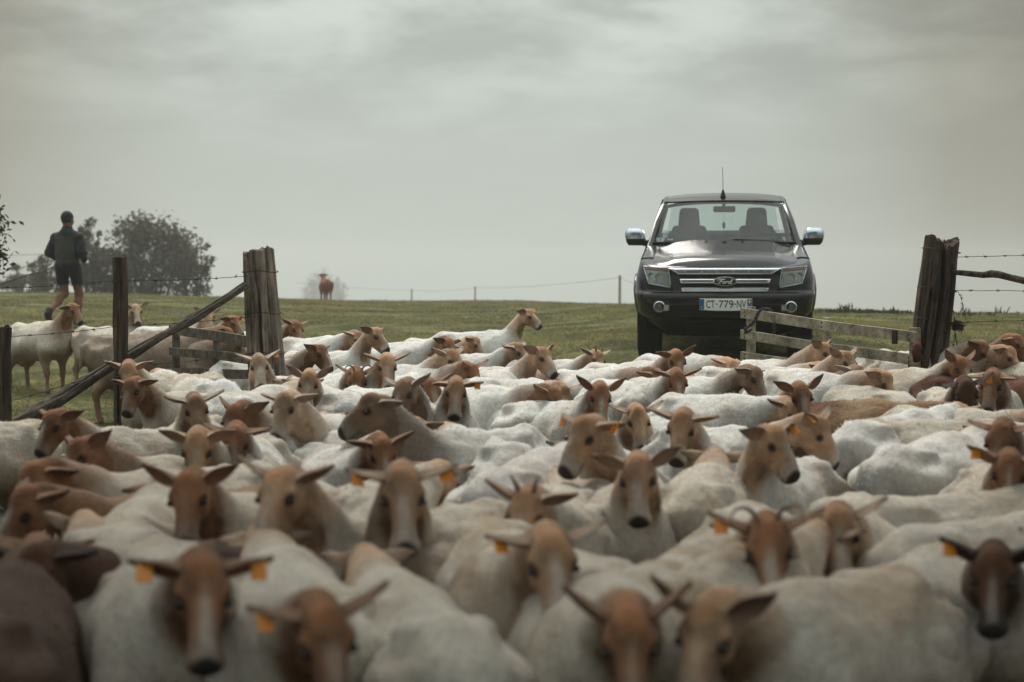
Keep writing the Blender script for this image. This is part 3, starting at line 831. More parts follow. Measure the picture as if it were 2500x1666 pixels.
# anchor: h = centre of the face, b = hip, w = withers; photograph pixel; body heading and head heading in degrees from
# "straight at the camera" (+ = towards picture right); head pitch; neck elevation; face tone; coat; options; label
SHEEP = [
 # ---- beyond the fence on the left
 ('h',186,768, 37,40,48,48,'b','y',dict(d=18.6,ext=.75,ear=.5,dirt=.5),'far left shorn sheep standing side-on behind the barbed wire, brown head turned back'),
 ('h',334,762, 47,4,52,62,'p','y',dict(d=18.4,ear=.05),'pale-faced sheep looking at the camera from just behind the thin fence post'),
 ('b',272,822, 92,70,60,15,'b','k',dict(dirt=.6,ext=.5,sc=1.1),'large dirty cream sheep side-on behind the sloping brace log'),
 ('h',510,796, 50,15,52,45,'t','w',dict(d=17.6),'tan-faced sheep above the left hurdle, both ears out sideways'),
 ('h',578,800, 57,42,48,42,'b','w',dict(d=17.2,tags='L',ear=.1),'ginger-brown sheep head tucked against the left gate post'),
 ('h',590,862, 60,60,55,12,'g','k',dict(d=15.4,dirt=.6,ext=.8),'grey-brown sheep half hidden behind the left hurdle rails'),
 # ---- just inside the gateway, far rows
 ('h',727,812, 42,28,58,35,'b','w',dict(ear=.1),'brown sheep peering out right behind the left gate post, farthest in its row'),
 ('b',722,830, 37,40,60,20,'t','w',dict(),'white-backed sheep close beside the left gate post with lowered head'),
 ('h',790,874, 49,48,46,38,'b','w',dict(ext=.6,ear=.0),'chestnut-headed sheep looking right beside the left gate post, dark nape'),
 ('h',927,830, 50,50,42,58,'t','w',dict(ear=-.05,ext=.55),'tan sheep with raised neck looking right, ahead of the open grass'),
 ('h',1300,793, 78,58,38,52,'t','w',dict(d=17.0,tags='L',ear=-.02,ext=.6,twist=.3),'tallest sheep standing alone on the grass edge, long neck raised and looking right'),
 ('b',1018,832, 28,30,66,0,'b','w',dict(),'white sheep rump between the two raised tan heads in the back row'),
 ('h',1165,850, 49,70,55,25,'t','w',dict(ear=.0),'sheep with only its tan crown and one ear showing before the tallest sheep'),
 ('h',1275,868, 48,50,50,28,'t','w',dict(),'tan-pink head below the tallest sheep, ear pointing left'),
 ('h',1334,884, 49,45,46,48,'t','w',dict(blaze=.8,ear=.0,ext=.5),'pale tan sheep with a white ear and dark spot under the eye, looking right'),
 ('h',1462,888, 47,30,54,35,'t','w',dict(horn='s',ear=.05),'small-horned tan sheep beside the pickup, short upright horn stubs'),
 ('b',1600,872, 36,40,60,5,'t','w',dict(),'white back of a sheep grazing right before the pickup\'s front wheel'),
 ('h',1655,893, 44,14,56,36,'b','w',dict(ear=-.65,earR=.25,ext=.65,twist=.1),'red-brown sheep with one ear pricked straight up in front of the pickup'),
 ('b',1757,902, 49,60,60,15,'t','w',dict(),'white sheep back below the number plate, in front of the bushy nettles'),
 ('h',1848,938, 48,55,58,25,'g','w',dict(ear=.15),'dull tan head with one long left ear, below the free end of the right hurdle'),
 ('h',2022,872, 50,62,48,42,'t','w',dict(ear=-.25,ext=.8),'tan-necked sheep with a raised pale ear against the right hurdle'),
 ('h',2076,896, 48,48,48,42,'t','w',dict(ear=.0,earR=-.4,ext=.6),'tan sheep with pink-lined ears just in front of the right hurdle'),
 ('b',2185,862, 52,70,58,15,'t','y',dict(),'cream sheep back directly below the right gate post'),
 ('b',2325,864, 50,75,55,18,'b','y',dict(),'cream sheep back right of the gate post, in front of the hanging wire'),
 ('h',2404,872, 50,75,60,25,'b','w',dict(ear=.2),'sheep with only its brown crown visible far right below the barbed wire'),
 ('h',2490,850, 42,70,50,45,'b','c',dict(ext=.9),'brown-necked sheep cut by the right edge of the picture, highest at that side'),
 ('h',2097,932, 47,24,54,34,'g','w',dict(ear=.45,ext=.7),'dusky brown face with drooping ears below the right hurdle hinge'),
 ('h',2352,912, 47,35,58,30,'b','y',dict(ear=.0,earR=-.45),'russet head with a long left ear and a rounded upright right ear'),
 ('b',2445,888, 50,70,58,10,'t','y',dict(),'cream back at the far right beside the dark red-brown sheep'),
 ('w',2475,925, 62,80,55,20,'b','r',dict(ext=1,dirt=.1,fat=1.1),'dark red-brown sheep with an all-brown body at the right edge'),
 # ---- left group in front of the fence
 ('h',312,928, -40,-4,62,28,'t','y',dict(ear=.15),'tan poll with one long right ear, farthest sheep before the brace log'),
 ('h',318,968, -48,-30,56,30,'b','y',dict(ear=.35,earR=.0),'brown sheep with dark nose beside the nettles, drooping left ear'),
 ('b',528,936, 205,205,60,10,'t','w',dict(),'narrow white rump with a tail nub near the left hurdle foot'),
 ('b',568,972, 150,150,55,15,'t','w',dict(fat=1.12),'woolly unshorn-looking white rump left of the pale-blazed face'),
 ('h',634,906, -32,4,56,52,'p','w',dict(ear=.02,blaze=.7,tags='L'),'pale sheep facing the camera with white forehead blaze before the left gate post'),
 ('h',752,950, 6,-4,60,45,'t','w',dict(ear=-.1,earR=-.1,ext=.4),'broad tan face looking at the camera, right of the pale-blazed sheep'),
 ('h',946,908, 37,4,58,44,'t','w',dict(ear=-.15,earR=-.1),'two-tone brown face staring at the camera, middle of the gateway'),
 ('h',873,944, 10,10,70,22,'b','w',dict(horn='c',ear=-.2),'curl-horned brown poll lowered among white backs'),
 ('h',1112,892, 49,42,50,40,'t','w',dict(ear=.0,ext=.5),'grey-tan sheep with long left ear, looking right in mid gateway'),
 ('h',1097,858, 46,40,62,18,'b','w',dict(ear=.0),'brown crown with left ear raised behind the grey-tan sheep'),
 ('b',990,926, 165,165,60,8,'t','w',dict(),'white hindquarters pointing at the camera in mid flock, left of the droop-eared face'),
 ('b',1068,925, 120,120,60,8,'t','w',dict(),'curly white back just behind the droop-eared face'),
 ('h',982,976, 8,-30,58,40,'g','w',dict(ear=.1,ext=.5),'grey-brown face looking left with one ear out to the right, mid flock'),
 ('h',1056,972, 30,20,58,32,'b','w',dict(tags='R',ear=-.1),'dark brown face mostly hidden by the droop-eared sheep'),
 ('h',1112,972, 14,2,60,50,'t','w',dict(ear=.05,earR=.6,tags='L',blaze=.6,ext=.3),'droop-eared tan face with pale nose and orange tag in mid flock'),
 ('h',1155,930, 36,50,66,18,'b','w',dict(ear=-.6),'small brown poll with an upright ear behind the droop-eared sheep'),
 ('b',1175,928, 165,165,66,10,'t','w',dict(),'white rump behind the droop-eared sheep, under the looking-right heads'),
 ('b',1245,932, 20,20,66,8,'t','w',dict(),'wide bony white hips in the centre of the flock'),
 ('b',1392,908, 35,60,62,12,'b','w',dict(ext=.7),'white back sloping right to a brown neck, centre right of the gateway'),
 ('h',1466,985, 28,6,60,42,'b','w',dict(ear=-.3,earR=-.15,ext=.4),'brown face with pricked left ear looking at the camera, centre right'),
 ('h',1656,948, 35,8,62,34,'b','w',dict(ear=-.25,earR=-.25,back=.0),'brown head with wide upcurved ears like horns, below the pickup'),
 ('b',1575,948, 160,160,62,10,'t','w',dict(),'white haunches just left of the wide upcurved ears'),
 ('b',1668,972, 40,40,62,10,'t','w',dict(),'smooth white rump in front of the wide upcurved ears'),
 ('h',1960,984, 43,12,58,38,'b','w',dict(ear=-.1,ext=.5),'brown sheep facing the camera with white horn-like left ear, right of centre'),
 ('b',1915,916, 36,60,62,14,'t','w',dict(),'white back between the hurdle and the horn-eared brown face'),
 ('b',2205,922, 36,60,60,14,'b','y',dict(),'dirty cream back leading to the russet head'),
 ('b',2175,960, 215,200,60,10,'t','y',dict(),'narrow cream back behind the tan-bodied sheep'),
 ('w',2130,985, 62,70,62,8,'b','n',dict(saddle=1,ext=.9),'tan-bodied sheep with dark brown saddle, right of centre'),
 ('h',2362,978, 10,6,66,36,'d','y',dict(ear=-.15,earR=.9,blaze=0,tags='L'),'sheep with black ears and a brown forehead at the right'),
 ('h',2418,955, 10,-10,60,34,'b','y',dict(ear=.7),'brown head right behind the black-eared sheep'),
 ('b',2230,1005, 37,70,60,12,'t','y',dict(),'cream hips in front of the tan-bodied sheep'),
 ('w',2415,1032, 75,90,60,8,'b','y',dict(dirt=.6),'long cream back reaching the right edge, below the black-eared sheep'),
 # ---- left middle
 ('h',120,1056, -43,-46,52,40,'b','y',dict(ext=.5,ear=.15,dirt=.6),'red-brown head facing left before the big grey-white body, far left'),
 ('b',44,1034, -55,-85,55,20,'b','y',dict(dirt=.7),'grey-white back cut by the left edge, in front of the nettles'),
 ('h',481,1016, -4,8,58,46,'g','y',dict(ear=-.2,earR=-.3,blaze=.3),'grey-brown face with two upturned ears beside the big grey-white body'),
 ('h',568,1044, -48,-34,60,34,'b','y',dict(ear=.1),'ginger head facing left among the left middle heads'),
 ('h',690,1014, -28,-30,52,45,'p','w',dict(ear=.05,ext=.7),'pale brown face turned left, pale neck, left of the big profile'),
 ('b',836,960, 200,200,60,12,'t','w',dict(),'white back above the big left-facing profile'),
 ('h',884,1014, -44,-68,34,50,'g','w',dict(ear=.35,ext=.8,sc=1.06),'big brown head in left profile with open mouth, centre left'),
 ('b',690,1062, 165,165,58,10,'t','w',dict(),'white shoulder below the pale brown face turned left'),
 ('h',183,1134, -48,-54,52,38,'b','y',dict(ext=.6,ear=.0),'red-brown head with thin right ear, facing left at the left side'),
 ('h',480,1120, -20,-6,62,34,'t','y',dict(ear=-.05,earR=.0),'sandy forehead with both ears level, left of centre'),
 ('h',573,1102, -10,-4,62,38,'b','w',dict(ear=.05,tags='R'),'russet forehead with long right ear and orange inner ear, left of centre'),
 ('b',890,1072, 225,215,60,10,'t','w',dict(),'smooth white back below the big left-facing profile'),
 ('h',1002,1084, -30,-18,62,38,'t','w',dict(ear=.15,tags='R',blaze=.8),'brown head with a pale cheek patch, behind the orange-tagged centre face'),
 ('b',1280,990, 195,195,62,8,'t','w',dict(),'broad clean white back running away from the centre'),
 ('h',1353,992, 36,60,66,12,'b','w',dict(ear=.1),'brown cheek just showing between white backs, centre'),
 # ---- centre and right middle
 ('h',1413,1086, -4,-38,48,56,'t','w',dict(ear=.1,earR=.2,tags='LR',ext=.45),'tall tan sheep looking down to the left, orange tags in both ears, centre right'),
 ('h',1560,1044, -10,12,60,40,'t','w',dict(),'brown head tucked behind two taller heads right of centre'),
 ('h',1660,1066, -16,-10,60,44,'t','w',dict(ear=.1,earR=.12,ext=.4),'tan face with long level right ear, right of the tall tag-eared sheep'),
 ('h',1905,1104, -20,44,46,54,'t','w',dict(ear=.05,blaze=.5,ext=.5,tags='L'),'speckled tan sheep looking right with black nose, right middle'),
 ('h',2008,1078, 36,70,58,24,'t','w',dict(ear=-.4,tags='R'),'brown cheek and yellow-tagged round ear behind the speckled sheep'),
 ('b',2118,1034, 150,150,60,10,'t','w',dict(),'bony cream-white hips seen from behind, right of the speckled sheep'),
 ('b',2210,1094, 155,150,60,10,'t','w',dict(),'bony cream-white hips nearer the camera, second pair at the right'),
 ('h',2440,1100, -10,-10,64,36,'b','y',dict(ear=.35),'fluffy dark brown poll with curled left ear at the right edge'),
 ('h',2462,1180, 6,2,58,44,'b','y',dict(ear=.12,tags='R',ext=.5),'dark brown face with long left ear cut by the right edge'),
 ('b',1235,1088, 200,200,60,8,'t','w',dict(dirt=.5),'white back with a tan stain, centre, behind the orange-tagged face'),
 ('b',1236,1148, 160,160,60,8,'t','w',dict(),'white rump just right of the orange-tagged centre face'),
 # ---- near rows
 ('h',72,1206, -52,-60,55,34,'b','y',dict(ext=.5),'brown face low at the left edge, upper of two stacked heads'),
 ('h',47,1270, -52,-62,55,34,'b','n',dict(ext=.6),'brown face low at the left edge, lower of two stacked heads, tan body'),
 ('h',459,1240, -30,-14,56,46,'b','w',dict(ear=-.1,earR=-.3,ext=.4),'brown sheep with black nose facing the camera, left of the side-looking sheep'),
 ('h',672,1236, -46,-32,50,56,'t','w',dict(ear=.0,earR=-.45,ext=.5,blaze=.3),'tall tan sheep looking left, dark nose, left of centre'),
 ('h',985,1240, 4,2,58,52,'t','w',dict(ear=.12,earR=.12,tags='LR',blaze=.5,ext=.3,back=.1),'tan sheep staring straight at the camera, orange tags hanging from both ears'),
 ('h',935,1130, 20,16,66,28,'b','w',dict(ear=-.5,earR=.05),'brown poll with a pointed upright ear, above the orange-tagged centre face'),
 ('h',1558,1192, 18,-6,58,52,'t','w',dict(ear=.0,earR=.05,blaze=.6,ext=.5),'long tan face with pale stripe and black nose, centre right'),
 ('h',1277,1282, -6,-18,58,36,'t','w',dict(ear=.05,horn='s'),'sandy head with a horn stub and level ear, behind the large near face'),
 ('b',1402,1238, 185,185,60,10,'t','w',dict(),'small white rump behind the large near face, centre'),
 ('h',2050,1332, -4,0,60,44,'t','w',dict(blaze=.6,ear=.1),'pale-nosed tan face between the two darker near faces, right side'),
 ('h',1880,1374, 4,2,60,46,'b','w',dict(ear=.0,tags='R',horn='c',ext=.5),'red-brown near face with a curled horn and orange tag, right side'),
 ('b',2280,1300, 135,140,60,10,'t','y',dict(),'cream hips with a dark mark, nearest the right edge'),
 ('b',2215,1226, 120,120,60,10,'t','y',dict(),'cream back behind the dark-marked hips, right side'),
 ('b',1700,1190, 175,175,60,12,'t','w',dict(),'white back right of the long striped face'),
 ('w',1720,1330, 160,160,62,8,'t','w',dict(),'cream shoulder between the long striped face and the curled horn'),
 ('b',800,1215, 150,150,60,10,'t','w',dict(),'white hindquarters between the left-looking and the staring sheep'),
 ('b',1080,1346, 158,150,60,10,'t','c',dict(dirt=.9),'dirty pinkish-brown rump under the staring sheep'),
 ('b',775,1452, 190,190,60,10,'t','w',dict(),'white rump in the foreground, left of centre'),
 ('b',285,1300, 170,170,60,12,'b','y',dict(dirt=.6),'grey-cream rump at the left, beside the stacked heads'),
 ('h',497,1490, 8,4,60,48,'b','w',dict(ear=.12,tags='LR',blaze=.5,ext=.35,back=.1),'large near face with wide ears and orange tag, lower left'),
 ('h',1352,1408, 12,10,58,48,'t','w',dict(ear=.2,tags='R',blaze=.6,ext=.4),'largest near tan face with drooping left ear, lower centre'),
 ('h',76,1430, -44,-40,50,46,'d','d',dict(ext=.9,ear=.3),'near-black brown head and neck filling the lower left corner'),
 ('h',2424,1436, 2,-2,58,48,'d','y',dict(ear=.1,ext=.6,tags='R'),'very dark near face with orange tag in the lower right corner'),
 ('b',1620,1420, 150,150,60,10,'t','w',dict(),'white haunch in the foreground, right of the largest near face'),
 ('b',2150,1420, 160,160,60,10,'t','y',dict(),'cream back in the foreground, lower right'),
 ('h',801,1605, 6,14,64,42,'b','w',dict(ear=.05,tags='R',ext=.4),'brown forehead cut by the bottom edge, left of centre, orange tag above'),
 ('h',1541,1608, 10,2,66,38,'b','w',dict(ear=-.1,ext=.3),'brown forehead cut by the bottom edge, pale ears, centre right'),
 ('h',1715,1590, -30,-20,62,40,'t','w',dict(ear=-.2,earR=-.1),'tan forehead with yellowish ear cut by the bottom edge, right of centre'),
 ('b',-60,1510, 170,170,60,10,'b','d',dict(dirt=.3,fat=.98),'dark brown rump at the extreme lower left edge below the near-black head'),
 ('b',330,1395, 190,190,60,10,'t','y',dict(dirt=.8),'grey-cream rump behind the large wide-eared near face, lower left'),
 ('b',1085,1520, 195,190,60,10,'t','w',dict(),'pale back filling the bottom edge at the centre'),
]
for i_, sp_ in enumerate(SHEEP):
    make_sheep(i_, sp_)
DEBUG = False
if DEBUG:
    for a in FLOCK: print('FL', a[0], 'd=%.1f dy=%.0f head=(%.0f,%.0f)' % (a[5], a[6], *a[7]), a[1][:50])

# ================================================================== PICKUP
M_PAINT = mat_noise('black_paint', (.0045, .0052, .005), (.008, .009, .0088), 30, .10, spec=.45, coat=.0, rough2=.20)
M_PLASTIC = mat_noise('dark_plastic', (.007, .007, .007), (.016, .016, .015), 60, .6, bump=.15, bscale=300, bdist=.002)
M_VOID = mat_plain('grille_black', (.004, .004, .004), .8)
M_CHROME = mat_noise('chrome', (.84, .89, .92), (.92, .95, .97), 6, .20, metal=1.0, rough2=.26)
M_CAP = mat_noise('mirror_cap_chrome', (.46, .53, .60), (.58, .64, .70), 8, .22, metal=1.0, rough2=.3)
M_FOG = mat_noise('fog_lens', (.10, .105, .10), (.22, .225, .215), 40, .15, metal=.3)
M_SILVER = mat_noise('reflector', (.62, .63, .58), (.82, .82, .77), 50, .3, metal=.15, rough2=.5)
M_ORANGE = mat_noise('indicator_orange', (.40, .10, .03), (.52, .17, .05), 20, .3)
M_RUBBER = mat_noise('tyre_rubber', (.008, .008, .0075), (.02, .019, .017), 25, .85, bump=.4, bscale=90)
M_SEAT = mat_noise('seat_cloth', (.022, .022, .021), (.04, .04, .038), 60, .95)
M_PLATE = mat_plain('plate_white', (.82, .84, .82), .4)
M_INK = mat_plain('plate_ink', (.006, .007, .008), .5)
M_BLUE = mat_plain('plate_blue', (.03, .12, .25), .45)
M_RED = mat_plain('plate_red', (.10, .02, .03), .5)
M_WHITE = mat_plain('white_letter', (.78, .8, .8), .35)
M_BADGE = mat_plain('badge_green_black', (.006, .017, .016), .25, coat=.5)
M_STICK = mat_plain('sticker_pale', (.42, .55, .6), .5)
M_LETTER = mat_noise('letter_grey', (.33, .37, .40), (.46, .50, .53), 20, .3, metal=.8)
def glass_mat(name, tint, refl=1.0, rough=.02):
    m = bpy.data.materials.new(name); m.use_nodes = True
    t = m.node_tree; t.nodes.remove(t.nodes['Principled BSDF'])
    out = t.nodes['Material Output']
    tr = N(t, 'ShaderNodeBsdfTransparent'); tr.inputs['Color'].default_value = (*tint, 1)
    gl = N(t, 'ShaderNodeBsdfGlossy'); gl.inputs['Roughness'].default_value = rough
    fr = N(t, 'ShaderNodeFresnel'); fr.inputs['IOR'].default_value = 1.5
    ds = N(t, 'ShaderNodeBsdfDiffuse'); ds.inputs['Color'].default_value = (.30, .32, .30, 1)      # film of dust
    nx = N(t, 'ShaderNodeTexNoise'); nx.inputs['Scale'].default_value = 6
    tcx = N(t, 'ShaderNodeTexCoord'); t.links.new(tcx.outputs['Object'], nx.inputs['Vector'])
    mr = N(t, 'ShaderNodeMapRange'); mr.inputs[3].default_value = .02; mr.inputs[4].default_value = .16
    t.links.new(nx.outputs['Fac'], mr.inputs[0])
    m1 = N(t, 'ShaderNodeMixShader'); t.links.new(mr.outputs[0], m1.inputs[0]); t.links.new(tr.outputs[0], m1.inputs[1]); t.links.new(ds.outputs[0], m1.inputs[2])
    m2 = N(t, 'ShaderNodeMixShader'); t.links.new(fr.outputs[0], m2.inputs[0]); t.links.new(m1.outputs[0], m2.inputs[1]); t.links.new(gl.outputs[0], m2.inputs[2])
    t.links.new(m2.outputs[0], out.inputs['Surface'])
    return m
M_GLASS = glass_mat('window_glass', (.78, .86, .84))
M_LENS = glass_mat('lamp_lens', (.86, .9, .88))

def text_mesh(s, size, extrude=.002, shear=0.0):
    cu = bpy.data.curves.new('txt', 'FONT'); cu.body = s; cu.size = size; cu.extrude = extrude; cu.shear = shear
    cu.align_x = 'CENTER'; cu.align_y = 'CENTER'
    o = bpy.data.objects.new('txt', cu); COL.objects.link(o)
    dg = bpy.context.evaluated_depsgraph_get()
    me = bpy.data.meshes.new_from_object(o.evaluated_get(dg))
    bpy.data.objects.remove(o); bpy.data.curves.remove(cu)
    v = np.array([q.co[:] for q in me.vertices]); mn, mxx = v.min(0), v.max(0)
    c = (mn + mxx) / 2
    for q in me.vertices: q.co = (q.co[0] - c[0], q.co[1] - c[1], q.co[2])
    return me, mxx - mn

def build_truck():
    na = math.atan((1768 - 1250) / FPX)
    nose = Vector((math.tan(na) * 18.5, 18.5))
    back = Vector((math.sin(na), math.cos(na)))
    fa = nose + back * .92; ra = nose + back * 4.14
    zf, zr = tz(fa.x, fa.y), tz(ra.x, ra.y)
    pitch = math.atan2(zr - zf, 3.22)
    T = empty('pickup_truck', (fa.x, fa.y, zf + .035), (pitch, 0, -na + .008))
    tag(T, 'black pickup truck with chrome grille parked facing the flock', 'pickup truck')
    def P(me_or_mb, name, mat, parent=T, smooth=False, bevel=0):
        if isinstance(me_or_mb, MB): me = me_or_mb.mesh(name, smooth, bevel)
        else: me = me_or_mb
        o = link(name, me, parent, mat)
        if parent is T:
            for v in me.vertices: v.co.y -= .92           # local origin sits on the front axle
        else:
            for v in me.vertices: v.co.y -= .92
        return o
    y0f = lambda z: np.interp(z, [.23, .30, .42, .46, .60, .69, .712, .728, .80, .97, 1.0, 1.2], [.22, .13, .055, .0, -.01, .0, .018, .055, .062, .10, .125, .20])
    hwf = lambda z: np.interp(z, [.23, .35, .5, .7, .85, 1.0, 1.1, 1.2], [.62, .80, .925, .955, .95, .915, .885, .86])
    L, p_, q_ = .46, .72, 1.7
    def yf(x, z):
        r = np.clip(np.abs(x) / hwf(z), 0, .9999)
        th = np.arcsin(r ** (1 / p_))
        return y0f(z) + L * (1 - np.cos(th)) ** q_
    topf = lambda y: np.interp(y, [.05, .12, .25, .45, .9, 1.3, 1.6, 3.3, 5.25], [.975, .98, .995, 1.03, 1.10, 1.155, 1.18, 1.18, 1.17])
    # --- wrap-around lower body
    th = np.radians(np.concatenate([np.linspace(0, 60, 22), np.linspace(63, 90, 14)]))
    ysd = np.concatenate([np.linspace(.03, 1.2, 56), np.linspace(1.24, 2.8, 30), np.linspace(2.84, 4.2, 60), np.linspace(4.22, 4.80, 12)])
    half = len(th) + len(ysd)
    vv = np.linspace(0, 1, 54)
    rows = []
    for v in list(vv) + ['a', 'b', 'c']:
        X = np.zeros(half); Y = np.zeros(half); Z = np.zeros(half)
        for k in range(half):
            if k < len(th): yb = .10 + L * (1 - math.cos(th[k])) ** q_; tp = topf(yb)
            else: yb = .10 + L + ysd[k - len(th)]; tp = topf(yb)
            z = .25 + (tp - .25) * (v if not isinstance(v, str) else 1)
            if k >= len(th) and yb > 1.6: z = .30 + (tp - .30) * (v if not isinstance(v, str) else 1)
            if k < len(th):
                x = hwf(z) * math.sin(th[k]) ** p_; y = y0f(z) + L * (1 - math.cos(th[k])) ** q_
            else:
                x = hwf(z); y = y0f(min(z, .9)) * max(0, 1 - ysd[k - len(th)] / .3) + .1 * min(1, ysd[k - len(th)] / .3) + L + ysd[k - len(th)]
                if yb > 3.4: x = min(x, .90 + .02 * (z < .9))
            if isinstance(v, str):
                i_, dz = {'a': (.03, .010), 'b': (.09, .014), 'c': (.17, .002)}[v]
                nrm = (math.sin(th[k]) if k < len(th) else 1.0)
                x = x - i_ * nrm; y = y + i_ * (1 - nrm) * 1.2; z = z + dz
            X[k], Y[k], Z[k] = x, y, z
        full = np.concatenate([np.stack([-X[::-1], Y[::-1], Z[::-1]], 1), np.stack([X, Y, Z], 1)[1:]])
        rows.append(full)
    G = np.array(rows); nr, nc = G.shape[:2]
    idx = np.arange(nr * nc).reshape(nr, nc)
    F = np.stack([idx[:-1, :-1], idx[:-1, 1:], idx[1:, 1:], idx[1:, :-1]], -1).reshape(-1, 4)
    V = G.reshape(-1, 3)
    C = V[F].mean(1)
    arch = ((C[:, 1] - .92) ** 2 + (C[:, 2] - .40) ** 2 < .445 ** 2) | ((C[:, 1] - 4.14) ** 2 + (C[:, 2] - .40) ** 2 < .445 ** 2)
    arch &= (np.abs(C[:, 0]) > .6) & (C[:, 1] > .40)
    P(np_mesh('body', V, F[~arch], True), 'body', M_PAINT)
    # floor, wheel wells, bed and tailgate
    m = MB(); m.box((0, 2.9, .42), (1.3, 4.4, .18)); m.box((0, .75, .55), (1.1, .7, .5)); m.box((0, 1.35, .75), (1.5, .1, .7)); P(m, 'chassis', M_VOID)
    m = MB(); m.box((0, 4.33, .66), (1.62, 1.98, .04)); m.box((0, 3.38, .92), (1.72, .05, .55)); P(m, 'load_bed', M_PLASTIC)
    m = MB(); m.box((0, 5.31, .90), (1.74, .06, .56)); P(m, 'tailgate', M_PAINT, bevel=.015)
    m = MB(); m.box((0, 5.40, .52), (1.78, .12, .16)); P(m, 'rear_bumper', M_CHROME, bevel=.02)
    for sx in (-1, 1):
        for yc in (.92, 4.14):
            pts = []; 
            for k in range(19):
                a = math.radians(-12 + 204 * k / 18)
                pts.append((sx * (hwf(.40 + .45 * max(0, math.sin(a))) + .004), yc + .452 * math.cos(a), .40 + .452 * math.sin(a)))
            P(MB().tube(pts, .024, 8), 'wheel_arch', M_PAINT, smooth=True)
            v = []; f = []
            for k in range(17):
                a = math.radians(-8 + 196 * k / 16)
                for xx in (.60, .93): v.append((sx * xx, yc + .445 * math.cos(a), .40 + .445 * math.sin(a)))
            for k in range(16): f.append((2 * k, 2 * k + 1, 2 * k + 3, 2 * k + 2))
            P(MB().add(v, f), 'wheel_well', M_VOID)
    # --- bonnet
    s = np.linspace(-1, 1, 49); t = np.concatenate([[0, .012, .03, .055], np.linspace(.09, 1, 26)])
    BV = []
    for tt_ in t:
        for ss in s:
            x = ss * .815
            yl = float(yf(x, .975)) + .004
            y = yl + tt_ * (1.34 - yl)
            zc = np.interp(y - yl, [0, .01, .03, .08, .2, .5, .9, 1.25], [.972, .990, 1.010, 1.042, 1.078, 1.122, 1.168, 1.205])
            if abs(x) > .3: zc -= .012 * sstep(.3, .8, abs(x)) * (1 - tt_)
            bulge = .016 * sstep(.66, .52, abs(x)) * sstep(.0, .12, tt_)
            z = zc - .045 * (abs(x) / .8) ** 2.4 + bulge - .02 * sstep(.94, 1.0, abs(ss))
            BV.append((x, y, z))
    idx = np.arange(len(t) * len(s)).reshape(len(t), len(s))
    F = np.stack([idx[:-1, :-1], idx[:-1, 1:], idx[1:, 1:], idx[1:, :-1]], -1).reshape(-1, 4)
    bonnet = P(np_mesh('bonnet', np.array(BV), F, True), 'bonnet', M_PAINT)
    for xx in (-.20, .20): P(MB().box((xx, 1.22, 1.214), (.022, .03, .012)), 'washer_jet', M_VOID, bonnet)
    P(MB().box((0, 1.15, 1.208), (.05, .035, .012), taper=.5), 'bonnet_vent', M_VOID, bonnet)
    m = MB(); v = []; f = []
    for k in range(21):
        x = -.80 + 1.6 * k / 20
        v += [(x, 1.33 - .0 * x * x, 1.198 - .05 * (abs(x) / .8) ** 2.4), (x, 1.42 - .1 * (x / .8) ** 2 + .06, 1.188 - .05 * (abs(x) / .8) ** 2)]
    for k in range(20): f.append((2 * k, 2 * k + 2, 2 * k + 3, 2 * k + 1))
    P(m.add(v, f), 'windscreen_cowl', M_PLASTIC)
    # --- surface patches on the nose
    def patch(c, off, nu=12, nv=4, thick=.02, ybias=0):
        """c: four (x,z) corners bl, br, tr, tl; the patch follows the nose, its front face 'off' metres proud"""
        v = []; f = []
        for lay in (0, 1):
            for i in range(nu + 1):
                for j in range(nv + 1):
                    a, b = i / nu, j / nv
                    x = (c[0][0] * (1 - a) + c[1][0] * a) * (1 - b) + (c[3][0] * (1 - a) + c[2][0] * a) * b
                    z = (c[0][1] * (1 - a) + c[1][1] * a) * (1 - b) + (c[3][1] * (1 - a) + c[2][1] * a) * b
                    v.append((x, float(yf(x, z)) - off + lay * thick + ybias, z))
        n = (nu + 1) * (nv + 1); g = lambda l, i, j: l * n + i * (nv + 1) + j
        for i in range(nu):
            for j in range(nv):
                f.append((g(0, i, j), g(0, i + 1, j), g(0, i + 1, j + 1), g(0, i, j + 1)))
        for i in range(nu):
            f.append((g(0, i, 0), g(1, i, 0), g(1, i + 1, 0), g(0, i + 1, 0))); f.append((g(0, i, nv), g(0, i + 1, nv), g(1, i + 1, nv), g(1, i, nv)))
        for j in range(nv):
            f.append((g(0, 0, j), g(0, 0, j + 1), g(1, 0, j + 1), g(1, 0, j))); f.append((g(0, nu, j), g(1, nu, j), g(1, nu, j + 1), g(0, nu, j + 1)))
        return MB().add(v, f)
    grille = P(patch([(-.46, .722), (.46, .722), (.585, .955), (-.585, .955)], .004, 20, 6, .03), 'grille', M_VOID)
    for sx in (-1, 1):
        P(patch([(sx * .445, .722), (sx * .53, .722), (sx * .60, .90), (sx * .48, .91)], .016, 4, 8, .03), 'grille_surround', M_PLASTIC, grille, smooth='auto')
    top = P(patch([(-.485, .912), (.485, .912), (.592, .975), (-.592, .975)], .034, 24, 4, .05), 'grille_bar', M_CHROME, T, smooth='auto', bevel=.004)
    P(patch([(-.462, .818), (.462, .818), (.475, .864), (-.475, .864)], .034, 20, 3, .05), 'grille_bar', M_CHROME, T, smooth='auto', bevel=.006)
    P(patch([(-.445, .728), (.445, .728), (.457, .772), (-.457, .772)], .034, 20, 3, .05), 'grille_bar', M_CHROME, T, smooth='auto', bevel=.006)
